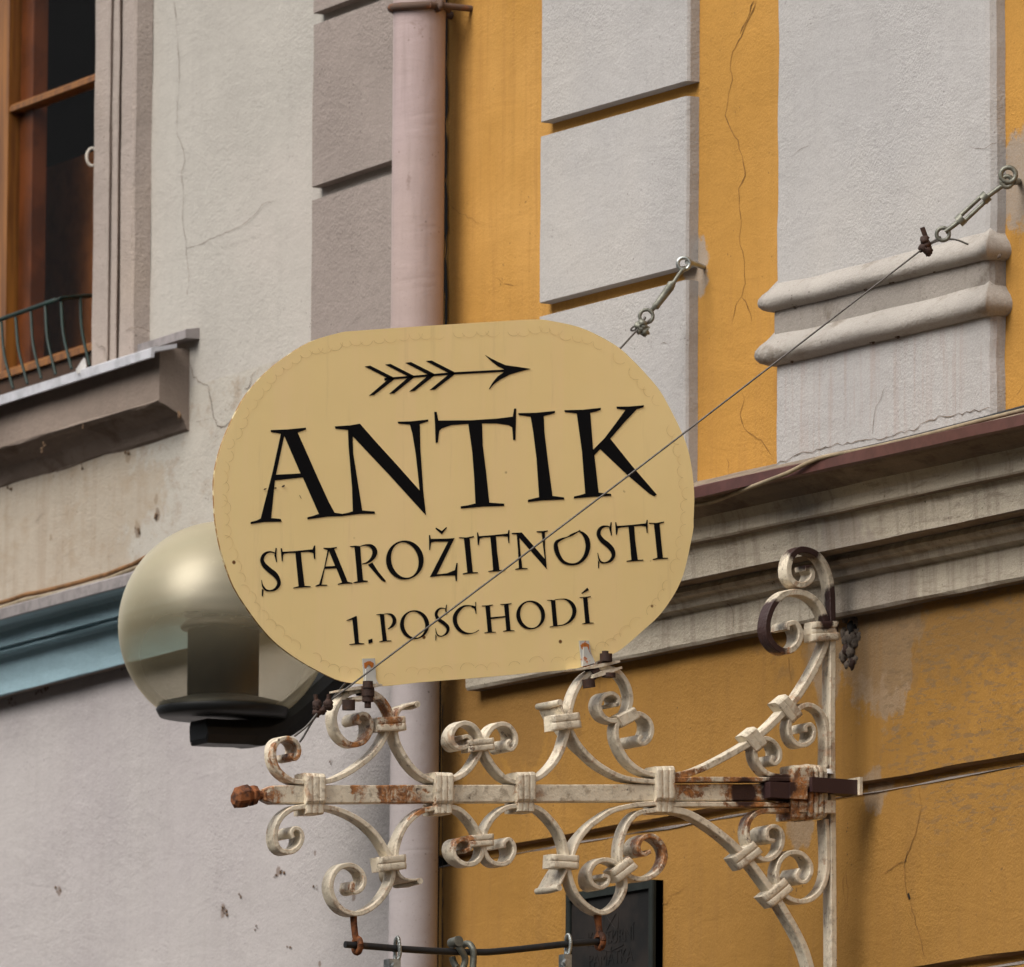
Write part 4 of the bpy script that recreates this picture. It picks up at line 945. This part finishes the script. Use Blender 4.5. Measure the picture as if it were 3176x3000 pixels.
glyphs('heading_lettering', [
 (AN,'p',[(266,312),(430,305),(625,287),(625,308),(540,337),(640,560),(750,810),(860,1050),(920,1160),(1000,1172),(1000,1195),(850,1200),(642,1228),(642,1207),(700,1192),(760,1172),(595,797),(308,828),(268,1215),(365,1224),(378,1252),(200,1255),(58,1277),(60,1255),(120,1240),(162,1220),(285,740),(370,348),(268,332)],[[(403,368),(318,770),(572,757)]]),
 (AN,'p',[(1050,268),(1180,246),(1350,440),(1560,670),(1800,940),(1858,1185),(1480,770),(1108,375),(1060,310)]),
 (AN,'p',[(924,274),(1050,265),(1062,263),(1062,310),(930,298)]),
 (AN,'p',[(1058,300),(1108,372),(1106,430),(1112,560),(1150,800),(1203,1137),(1330,1147),(1336,1170),(1180,1172),(1000,1195),(1000,1172),(1060,1160),(1108,1145),(1100,900),(1065,480)]),
 (AN,'p',[(1568,225),(1700,222),(1882,203),(1880,222),(1840,235),(1795,250),(1800,500),(1830,940),(1858,1185),(1795,935),(1755,560),(1720,350),(1695,255),(1575,245)]),
 (TK,'p',[(118,143),(135,143),(148,210),(400,208),(600,195),(722,180),(733,118),(748,118),(742,360),(725,360),(718,262),(690,245),(600,232),(485,232),(490,400),(515,600),(540,842),(655,850),(655,868),(500,872),(322,888),(322,870),(380,862),(435,848),(425,650),(410,450),(380,235),(250,245),(175,270),(155,290),(145,378),(128,383),(124,250)]),
 (TK,'p',[(765,153),(900,150),(1046,136),(1045,152),(1000,166),(960,175),(965,300),(995,550),(1027,790),(1115,802),(1118,818),(950,825),(838,838),(840,820),(925,800),(905,500),(880,300),(860,180),(768,168)]),
 (TK,'p',[(1120,130),(1260,127),(1400,112),(1398,128),(1360,142),(1318,150),(1340,440),(1350,480),(1382,765),(1478,775),(1480,790),(1330,798),(1192,810),(1194,795),(1240,784),(1280,772),(1255,450),(1215,155),(1122,145)]),
 (TK,'p',[(1520,103),(1620,102),(1732,92),(1728,108),(1675,125),(1580,225),(1472,350),(1395,430),(1345,482),(1335,440),(1430,345),(1520,225),(1590,128),(1524,120)]),
 (TK,'p',[(1395,430),(1472,350),(1640,560),(1830,780),(1810,793),(1770,770),(1600,625)]),
])
TT = [(180,155),(188,155),(196,190),(330,180),(465,165),(473,133),(481,133),(480,254),(473,254),(465,195),(420,188),(355,192),(365,330),(388,505),(440,503),(440,511),(350,518),(286,522),(286,515),(330,505),(318,350),(304,198),(240,202),(205,212),(195,272),(187,272),(182,200)]
II = [(12,200),(80,202),(152,188),(150,198),(110,210),(122,350),(140,525),(187,525),(187,533),(110,538),(48,545),(48,537),(90,525),(75,370),(58,210),(14,208)]
glyphs('lettering', [
 (T1,'r',[(258,352,9),(220,338,13),(178,341,20),(143,368,30),(128,412,34),(148,458,42),(197,505,46),(250,548,46),(282,600,36),(282,645,32),(250,684,24),(205,698,14),(165,690,18),(140,662,18),(130,635,10),(124,598,5)]),
 (T1,'p',[(255,300),(266,300),(262,360),(268,430),(262,430),(245,370)]),(T1,'p',[(128,680),(143,690),(137,748),(127,748)]),
 (T1,'p',[(303,302),(314,302),(320,335),(440,328),(600,312),(614,278),(624,276),(624,402),(614,402),(606,345),(560,335),(490,340),(500,450),(524,652),(580,655),(580,663),(480,668),(420,676),(422,668),(470,655),(455,500),(440,345),(380,345),(335,352),(325,370),(320,422),(313,422),(308,360)]),
 (T1,'p',[(700,298),(765,298),(825,290),(823,300),(800,308),(925,614),(970,624),(970,630),(890,633),(835,642),(835,634),(875,620),(822,488),(712,494),(682,640),(735,642),(735,650),(670,652),(628,658),(628,650),(662,636),(708,480),(740,318),(702,306)],[[(752,325),(718,472),(810,466)]]),
 (T1,'p',[(948,282),(1000,278),(1042,282),(1050,400),(1068,600),(1112,604),(1112,614),(1050,620),(980,628),(980,620),(1018,608),(1005,450),(990,292),(950,290)]),
 (T1,'r',[(1043,284,8),(1095,273,16),(1145,282,32),(1174,315,44),(1176,355,44),(1152,400,32),(1110,435,18),(1060,450,8)]),
 (T1,'p',[(1115,455),(1155,435),(1210,520),(1282,608),(1268,616),(1240,600),(1170,520)]),
 (T1,'o',(1457,412,175,182,126,166,-14)),
 (T1,'p',[(1683,180),(1693,180),(1698,215),(1860,212),(1920,207),(1755,545),(1850,535),(1925,505),(1938,440),(1948,440),(1942,606),(1932,606),(1925,555),(1800,557),(1692,570),(1862,240),(1740,240),(1702,250),(1692,318),(1685,318)]),
 (T1,'p',[(1745,112),(1752,112),(1802,142),(1842,106),(1850,112),(1802,172),(1745,122)]),
 (T2,'p',II),(T2,'p',TT),
 (T2,'p',[(555,158),(595,155),(700,275),(812,405),(828,495),(700,350),(570,200)]),(T2,'p',[(502,160),(560,157),(562,176),(545,172),(505,170)]),
 (T2,'p',[(550,170),(572,195),(582,330),(600,485),(648,487),(648,494),(590,497),(536,502),(536,495),(570,485),(562,330)]),
 (T2,'p',[(735,152),(735,144),(790,142),(838,136),(836,145),(810,155),(812,300),(828,495),(812,420),(795,280),(782,158)]),
 (T2,'r',[(1130,145,10),(1165,165,26),(1200,215,44),(1211,290,44),(1186,375,36),(1130,435,24),(1060,452,20),(985,430,28),(937,370,38),(914,300,42),(918,248,32),(965,218,20),(1020,198,10),(1060,178,20),(1110,153,12),(1140,136,12)]),
 (T2,'r',[(1426,110,8),(1390,98,14),(1345,105,24),(1315,137,34),(1312,182,38),(1345,230,44),(1395,270,46),(1438,320,44),(1447,372,34),(1420,418,26),(1370,438,14),(1330,428,18),(1312,395,12),(1302,345,5)]),
 (T2,'p',[(1424,60),(1432,60),(1430,120),(1434,183),(1427,183),(1410,120)]),(T2,'p',[(1306,415),(1318,435),(1312,488),(1306,488)]),
 (T2,'p',sh(TT,1286,-95)),(T2,'p',sh(II,1768,-135)),
])
HL = [(160,362),(230,358),(318,348),(316,358),(275,370),(285,520),(305,735),(358,737),(358,745),(260,750),(198,755),(198,748),(245,735),(230,560),(212,372),(162,370)]
glyphs('lettering', [
 (T3,'p',[(115,572),(170,548),(255,508),(262,520),(292,895),(368,903),(368,912),(250,918),(155,922),(155,914),(235,900),(200,562),(118,580)]),
 (T3,'p',[(427,852),(482,835),(489,888),(432,907)]),
 (T3,'p',[(540,490),(600,480),(652,482),(665,650),(692,860),(755,860),(755,870),(660,875),(585,884),(585,876),(632,862),(615,700),(592,495),(542,496)]),
 (T3,'r',[(650,484,10),(700,481,16),(760,498,36),(796,550,52),(795,608,52),(762,658,36),(705,700,8)]),
 (T3,'o',(1087,636,208,207,150,188,-14)),
 (T3,'r',[(1540,412,8),(1500,401,14),(1450,405,24),(1407,445,38),(1397,500,42),(1432,560,50),(1500,608,50),(1553,660,50),(1565,710,42),(1538,765,30),(1480,798,16),(1430,792,18),(1402,760,16),(1385,685,5)]),
 (T3,'p',[(1540,350),(1550,350),(1545,420),(1550,495),(1543,495),(1525,430)]),(T3,'p',[(1388,775),(1402,800),(1392,860),(1385,860)]),
 (T3,'r',[(1960,378,12),(1900,367,16),(1800,370,26),(1720,425,46),(1668,510,58),(1668,605,60),(1712,690,52),(1785,745,36),(1870,762,20),(1945,748,12),(2008,712,12)]),
 (T3,'p',[(1958,310),(1966,310),(1966,380),(1972,480),(1964,480),(1945,405),(1900,385),(1900,372),(1958,370)]),
 (T4,'p',HL),(T4,'p',sh(HL,266,-22)),(T4,'p',[(280,530),(500,510),(500,528),(280,556)]),
 (T4,'o',(857,497,206,206,148,186,-14)),
 (T4,'p',[(1092,282),(1150,280),(1208,285),(1220,450),(1240,640),(1240,658),(1180,662),(1132,672),(1132,664),(1180,650),(1165,480),(1148,290),(1094,288)]),
 (T4,'r',[(1200,281,12),(1290,269,12),(1370,278,24),(1442,330,48),(1480,415,58),(1468,510,52),(1410,590,34),(1330,636,18),(1235,652,14)]),
 (T4,'p',[(1558,240),(1640,238),(1718,226),(1716,236),(1668,250),(1680,400),(1702,604),(1756,606),(1756,614),(1670,620),(1595,628),(1595,620),(1640,606),(1625,450),(1608,250),(1560,248)]),
 (T4,'p',[(1668,105),(1690,140),(1590,192),(1585,184)]),
])
glyphs('arrow', [
 (AR,'p',[(330,303),(600,282),(1000,248),(1535,220),(1535,243),(1000,272),(600,304),(330,328)]),(AR,'p',[(306,308),(328,305),(328,332),(308,332)]),
 (AR,'p',[(105,188),(160,180),(395,298),(360,318),(330,303)]),(AR,'p',[(315,168),(368,162),(605,282),(575,300),(540,285)]),(AR,'p',[(522,150),(578,143),(815,262),(780,280),(750,268)]),(AR,'p',[(733,132),(790,127),(1025,246),(990,262),(960,252)]),
 (AR,'p',[(395,300),(410,318),(200,482),(148,488),(330,333)]),(AR,'p',[(600,285),(612,300),(408,465),(356,468),(540,310)]),(AR,'p',[(810,265),(820,282),(615,440),(562,446),(745,290)]),(AR,'p',[(1020,248),(1030,268),(825,426),(772,430),(955,278)]),
 (AR,'p',[(1340,70),(1400,105),(1470,140),(1550,175),(1660,190),(1808,213),(1700,240),(1600,270),(1500,320),(1430,370),(1385,422),(1380,418),(1420,350),(1470,290),(1535,245),(1535,215),(1470,185),(1400,130)]),
])
# rust chips beside the first letter
for pts in ([(190,920),(205,910),(228,912),(200,926)],[(303,905),(315,898),(328,908),(310,915)],[(380,888),(395,876),(412,876),(400,896),(382,900)],[(558,978),(566,986),(580,1014),(572,1008)]):
    mb = MB(); mb.poly([at_x(*AN(*p), SX+.0018) for p in pts], (-.0006,0,0)); mb.build('paint_chip', M_rustd, sg)
# mounting straps welded to the back plates, bolted round the scrolls
def strap(fr, tabs, lug, rustspot):
    mb = MB(); mb.poly([at_x(*fr(*p), SX+.003) for p in tabs], (-.002,0,0), 0)
    st_ = mb.build('mounting_strap', M_tape, sg)
    mb = MB(); mb.poly([at_x(*fr(*p), SX+.007) for p in lug], (-.004,0,0), 0); mb.poly([at_x(*fr(*p), SX+.0042) for p in rustspot], (-.001,0,0), 1)
    mb.build('rusted_lug', [M_tape, simple('orange_rust', (.42,.13,.02), .85, 0, .4, 90, .6, (.14,.04,.012), .5, .7)], st_); return st_
strap(ZC1, [(560,325),(850,315),(880,900),(600,900)], [(640,570),(700,530),(760,580),(870,790),(940,910),(620,900),(645,700)],
      [(600,430),(680,385),(740,380),(820,425),(810,510),(770,540),(720,460),(680,480),(640,560),(610,540)])
strap(ZC2, [(545,265),(760,262),(800,520),(900,760),(600,820)], [(640,400),(720,400),(760,500),(870,690),(900,760),(620,830),(640,650)],
      [(575,370),(620,320),(700,315),(760,350),(762,470),(850,660),(905,745),(880,830),(640,850),(615,700),(680,620),(650,480),(600,440)])
def hexbolt(mb, a, b_, r, mi=0): mb.tube([a, b_], r, 6, mi)
def clampset(fr, plates, bolts, name='bolt_clamp'):
    mb = MB()
    for pts, xa, th in plates: mb.poly([at_x(*fr(*p), xa) for p in pts], (-th,0,0), 0)
    for (x0_,y0_),(x1_,y1_), r_, xx in bolts: hexbolt(mb, at_x(*fr(x0_,y0_), xx), at_x(*fr(x1_,y1_), xx), r_, 1)
    return mb.build(name, [M_iron, M_rustd], sg)
clampset(ZC1, [([(-10,1050),(500,960),(980,910),(1030,930),(1020,960),(760,1010),(400,1050),(-10,1095)],.022,.030),
               ([(340,1210),(600,1185),(1000,1185),(1010,1230),(960,1265),(600,1290),(340,1280)],.022,.030)],
         [((683,1010),(683,850),.0095,.026),((683,1200),(683,1000),.0120,.022),((560,1180),(560,1030),.0125,.0),((680,1330),(680,1200),.0100,.022),((680,1470),(680,1320),.0062,.022),((235,1520),(235,1290),.0120,.022)])
clampset(ZC2, [([(370,880),(640,870),(900,790),(1200,740),(1440,690),(1445,740),(1250,800),(900,870),(500,915),(375,905)],.022,.030),
               ([(860,1010),(1050,930),(1400,850),(1485,830),(1490,880),(1300,960),(1050,1040),(840,1090)],.024,.030)],
         [((1115,560),(1115,495),.0062,.018),((1132,720),(1132,555),.0118,.018),((900,900),(780,1000),.0135,.008),((1000,860),(1180,850),.0120,.0),((740,1110),(765,1300),.0118,.02),((1195,980),(1195,1070),.0128,.018)])

# ================================================================== guy wires
def eye(mb, c, r, th, mi=0, ax=None):
    ax = ax or rt; mb.tube([c+ax*r*math.cos(a/14*2*math.pi)+Vector((0,0,1))*r*math.sin(a/14*2*math.pi) for a in range(15)], th, 8, mi)
# the long one, in front of the sign
P_left = X(FA,850,545,.02)
anchor = RF.at(3140,560,.012); a2 = RF.at(3115,548,.045)
g1 = thing('guy_wire', anchor, 'long guy wire crossing in front of the sign, hooked right of the smooth pilaster', 'wire', 'guy wires holding the bracket')
tgt0 = CAM + ray(*Z3(1895,1010))*((a2-CAM).length)      # near the eye
def on(px, py, f):                                         # point seen at a pixel, at fraction f of the way from eye to bracket
    d0, d1 = (a2-CAM).length, (P_left-CAM).length; return CAM + ray(px,py)*(d0+(d1-d0)*f)
mb = MB(); eye(mb, on(*Z3(1898,980),0), .0125, .0042); mb.tube([on(*Z3(1925,1020),0), anchor + Vector((.0,.014,0))], .0055, 8); mb.build('eye_hook', M_galvd, g1)
mb = MB()
mb.tube([on(*Z3(1890,1022),.0), on(*Z3(1775,1105),.01)], .0042, 8)
eye(mb, on(*Z3(1890,1018),.0), .009, .004)
for dx in (-12,12): mb.tube([on(*Z3(1768+dx*1.2,1105+dx),.012), on(*Z3(1632+dx*1.2,1232+dx),.03)], .0038, 8)
for px_, py_, f_ in ((1768,1107,.012),(1632,1232,.03)): hexbolt(mb, on(*Z3(px_-14,py_+14),f_), on(*Z3(px_+14,py_-14),f_), .0105)
mb.tube([on(*Z3(1632,1232),.03), on(*Z3(1545,1300),.04)], .0042, 8); eye(mb, on(*Z3(1532,1312),.042), .0105, .0034)
mb.build('turnbuckle', M_galvd, g1)
mb = MB()
w0 = on(*Z3(1450,1370),.055); Wm = on(*FK(60,275),.40)
strt = on(*Z3(1520,1325),.045)
mb.tube([strt, w0], .0022, 6); mb.tube(cr([w0, w0.lerp(P_left,.5)-Vector((0,0,.004)), P_left], 8), .0017, 6)
mb.tube(cr([w0, on(*Z3(1520,1345),.05), on(*Z3(1600,1342),.05), on(*Z3(1675,1370),.05)], 5), .0017, 6)
mb.tube(cr([P_left, X(FA,720,710,.018), X(FA,605,805,.016)], 5), .0018, 6); mb.tube(cr([P_left, X(FA,760,680,.018), X(FA,690,800,.016), X(FA,650,858,.014)], 5), .0018, 6)
mb.build('wire', M_wire, g1)
mb = MB(); c_ = w0
for k in range(6): lump(mb, c_+rt*random.uniform(-.010,.012)+up*random.uniform(-.014,.016), .0075, k, (1,1,1))
mb.tube([c_+rt*-.004+up*.012, c_+rt*-.010+up*.028], .0042, 8)
mb.build('wire_clip', M_rustd, g1)
mb = MB()
for k in range(6): lump(mb, P_left+rt*random.uniform(-.010,.010)+up*random.uniform(-.010,.010), .0075, k+9, (1,1,1))
for s_ in (-1,1): mb.tube([P_left+rt*.009*s_, P_left+rt*(.011*s_)+up*.020], .0036, 8)
mb.build('wire_clip', M_rustd, g1)
# the short one, going behind the sign
an2 = RF.at(2150,838,.01); b2 = RF.at(*ZT(1300,370), .05)
P_l2 = X(FA,870,560,-.016)
g2 = thing('guy_wire', an2, 'short visible guy wire running behind the sign from the block pilaster', 'wire', 'guy wires holding the bracket')
def on2(px, py, f):
    d0, d1 = (b2-CAM).length, (P_l2-CAM).length; return CAM + ray(px,py)*(d0+(d1-d0)*f)
mb = MB(); eye(mb, on2(*ZT(1290,365),0), .0105, .0036); mb.tube([on2(*ZT(1345,330),0), an2+Vector((.01,.04,0))], .005, 8); mb.build('eye_hook', M_galv, g2)
mb = MB(); tb = [on2(*ZT(x,y),.02) for x, y in ((1270,470),(1200,560),(1130,670),(1090,700),(1060,760),(860,1030),(820,1080),(790,1100),(720,1190))]
mb.tube(tb, [.0032,.0032,.0036,.0072,.0075,.0062,.0070,.0040,.0036], 10); eye(mb, on2(*ZT(668,1240),.04), .0115, .0032)
mb.tube([on2(*ZT(1320,440),0), on2(*ZT(1190,560),.02)], .0036, 8)
mb.build('turnbuckle', M_galvd, g2)
mb = MB(); k0 = on2(*ZT(560,1420),.05); k1 = on2(*ZT(225,1785),.09)
mb.tube([on2(*ZT(650,1255),.04), k0], .0022, 6); mb.tube([on2(*ZT(760,1278),.04), k0], .0022, 6)
mb.tube(cr([k0, on2(*ZT(480,1400),.05), on2(*ZT(415,1450),.05), on2(*ZT(440,1480),.05), k0], 6), .0018, 6)
mb.tube([k0, k1], .0017, 6); mb.tube([k1, P_l2], .0017, 6)
mb.build('wire', M_wire, g2)
mb = MB()
for k, (x, y) in enumerate(((540,1400),(590,1440),(560,1470),(620,1420),(600,1360),(640,1500))): lump(mb, on2(*ZT(x,y),.05), .0075, k+20, (1,1,1))
mb.tube([on2(*ZT(600,1450),.05), on2(*ZT(665,1550),.05)], .0052, 8); mb.tube([on2(*ZT(620,1400),.05), on2(*ZT(705,1465),.05)], .0050, 8)
mb.build('wire_clip', M_galvd, g2)

# ================================================================== hanging rod and its tackle
hr = MB(); rodp = cr([at_x(*RO(120,317), .004), at_x(*RO(500,345), .004), at_x(*RO(900,378), .004), at_x(*RO(1390,405), .004), at_x(*RO(1760,412), .004), at_x(*RP(100,606), .004), at_x(*RP(400,578), .004), at_x(*RP(700,545), .004), at_x(*RP(1040,508), .004), at_x(*RP(1440,478), .004)], 5)
hr.tube(rodp, .0057, 14); o = hr.build('hanging_rod', M_darkrod); tag(o, 'bent black steel rod hanging from two rusty hangers under the bracket', 'rod')
def rope(frm, loop, name, label, clamp):
    t_ = thing(name, at_x(*frm(*loop[0][:2]), .004), label, 'wire loop', 'wire rope loops on the hanging rod')
    mb = MB(); pts = cr([at_x(*frm(x,y), xx) for x, y, xx in [(p[0],p[1],p[2]) for p in loop]], 6); mb.tube(pts, .0030, 8)
    q = len(pts)                                       # lay of the strands
    for ph in (0, 2.1, 4.2):
        hel = []
        for i, p in enumerate(pts):
            hel.append(p + rt*.0022*math.cos(i*1.1+ph) + up*.0012*math.sin(i*1.1+ph) - fw*.0022*math.sin(i*1.1+ph))
        mb.tube(hel, .0014, 6)
    mb.build('rope', M_galv, t_)
    mb = MB(); (x0_,y0_,x1_,y1_), bolt = clamp; p, q_ = at_x(*frm(x0_,y0_), .012), at_x(*frm(x1_,y1_), .012)
    mb.box((-.008,p.y,q_.z), (.020,0,0), (0,q_.y-p.y,0), (0,0,p.z-q_.z)); 
    bp = at_x(*frm(*bolt), .016); mb.tube([bp, bp+Vector((.008,0,0))], .0065, 6); mb.tube([bp+Vector((-.03,.018,0)), bp+Vector((-.008,.0,0))], .004, 8)
    mb.build('rope_clamp', M_galv, t_)
rope(RO, [(735,600,.004),(735,430,-.002),(738,300,.002),(755,240,.006),(775,235,.010),(792,330,.014),(795,430,.012),(778,500,.010)], 'wire_loop', 'wire rope loop with clamp at the left end of the rod', ((668,492,805,640),(720,585)))
rope(RP, [(1015,640,.004),(1015,520,-.002),(1018,440,.002),(1035,398,.006),(1058,410,.010),(1072,480,.014),(1066,560,.012),(1045,640,.010)], 'wire_loop', 'wire rope loop with clamp near the right hanger', ((1000,632,1085,830),(1010,740)))
def shackle(paths, label, bolt=None):
    t_ = thing('shackle', at_x(*RO(*paths[0][0][:2]), .004), label, 'shackle', 'shackles in the middle of the rod'); mb = MB()
    for p in paths: mb.tube(cr([at_x(*RO(x,y), xx) for x, y, xx in p], 6), .0056, 10)
    mb.build('bow', M_galvd, t_)
    if bolt:
        mb = MB(); a = at_x(*RO(*bolt), .014); mb.tube([a+Vector((.006,0,.001)), a+Vector((-.018,0,-.001))], .0088, 12); mb.build('pin', M_galvd, t_)
shackle([[(1490,300,.012),(1535,370,.014),(1585,450,.012),(1600,520,.010),(1570,620,.008)],[(1440,470,-.012),(1460,540,-.010),(1500,600,-.004)]], 'steel shackle with round pin head, left of the pair on the rod', (1500,285))
shackle([[(1575,330,-.012),(1610,308,-.004),(1660,320,.006),(1695,380,.012),(1702,470,.012),(1692,640,.012)]], 'plain bent steel hook, right of the pair on the rod')

# ================================================================== plaque
pq = thing('plaque', RF.at(1890,2900,.02), 'dark bronze memorial plaque on the ochre wall behind the lower scroll', 'plaque')
PQ = .022; up0_, up1_ = RF.U(1752,2780,PQ), RF.U(2022,2780,PQ); zp1 = RF.Z(1752,2773,PQ); zp0 = zp1-.42
mb = MB(); mb.slab(RF, up0_, up1_, zp0, zp1, .0, PQ-.006, .002, 0, 0, 1, step=.2); mb.build('panel', M_plaque, pq)
mb = MB(); rw = .014
for a, b_, c_, d_2 in ((up0_,up1_,zp1-rw,zp1),(up0_,up1_,zp0,zp0+rw),(up0_,up0_+rw,zp0+rw,zp1-rw),(up1_-rw,up1_,zp0+rw,zp1-rw)):
    mb.slab(RF, a, b_, c_, d_2, .001, PQ, .003, 0, 0, 1, step=.5)
mb.build('rim', M_plrim, pq)
def text_part(txt, size, uc, z, parent, mat):
    cu = bpy.data.curves.new('t', 'FONT'); cu.body = txt; cu.size = size; cu.extrude = .0005; cu.align_x = 'CENTER'
    o = bpy.data.objects.new('t', cu); COL.objects.link(o); bpy.context.view_layer.update()
    me = bpy.data.meshes.new_from_object(o); bpy.data.objects.remove(o)
    mb = MB(); vs_ = [RF.P(uc+v.co.x, PQ-.006+.0005+v.co.z, z+v.co.y) for v in me.vertices]
    mb.add(vs_, [tuple(p.vertices) for p in me.polygons]); return mb.build('lettering', mat, parent)
umid = (up0_+up1_)/2
text_part('KULTURNÍ', .034, umid, RF.Z(1890,2925,PQ), pq, M_plaque)
text_part('PAMÁTKA', .034, umid, RF.Z(1890,2990,PQ), pq, M_plaque)
mb = MB()
em = RF.Z(1890,2870,PQ)
for pts in ([(-.025,.03),(.025,.03),(.025,-.005),(0,-.03),(-.025,-.005),(-.025,.03)],[(-.045,-.036),(0,-.045),(.045,-.036)],[(-.018,.02),(.018,-.01)],[(.018,.02),(-.018,-.01)]):
    mb.tube([RF.P(umid+a, PQ-.0058, em+b_) for a, b_ in pts], .0009, 6)
mb.build('emblem', M_plaque, pq)

# ================================================================== loose cables
def cable(pts, r, mat, label):
    mb = MB(); mb.tube(cr(pts, 6), r, 8); return tag(mb.build('cable', mat), label, 'cable')
pk = [(105,675,.17),(200,660,.17),(330,610,.175),(500,545,.195),(640,490,.198),(740,440,.195),(850,400,.190),(1050,362,.185),(1270,312,.175),(1450,268,.17),(1700,203,.165),(1850,166,.16),(1986,132,.16),(2150,95,.16)]
cable([RF.at(*FK(x,y), o) for x, y, o in pk], .0038, M_cable, 'thin grey cable drooping over the brown cornice flashing')
cable([RF.at(*FK(x,y), o) for x, y, o in [(900,392,.06),(1250,310,.05),(1600,222,.05),(1900,140,.05),(2150,70,.05)]], .0035, M_darkrod, 'thin dark cable lying at the top edge of the brown flashing')
cable([LF.at(*ZB(x,y), .10) for x, y in ((-300,720),(0,640),(150,595),(290,545),(420,522),(600,480),(800,430),(930,395),(1100,345),(1250,305),(1400,245),(1560,185),(1700,110),(1900,40))], .0048, M_cableb, 'brown cable running above the zinc flashing of the blue cornice')
cable([LF.at(*ZB(x,y), .11) for x, y in ((-300,790),(0,700),(150,650),(290,605),(420,580),(600,545),(800,500),(1000,450),(1200,385),(1400,300),(1600,225),(1800,160))], .0042, M_cable, 'pale old cable lying on the zinc flashing of the blue cornice')
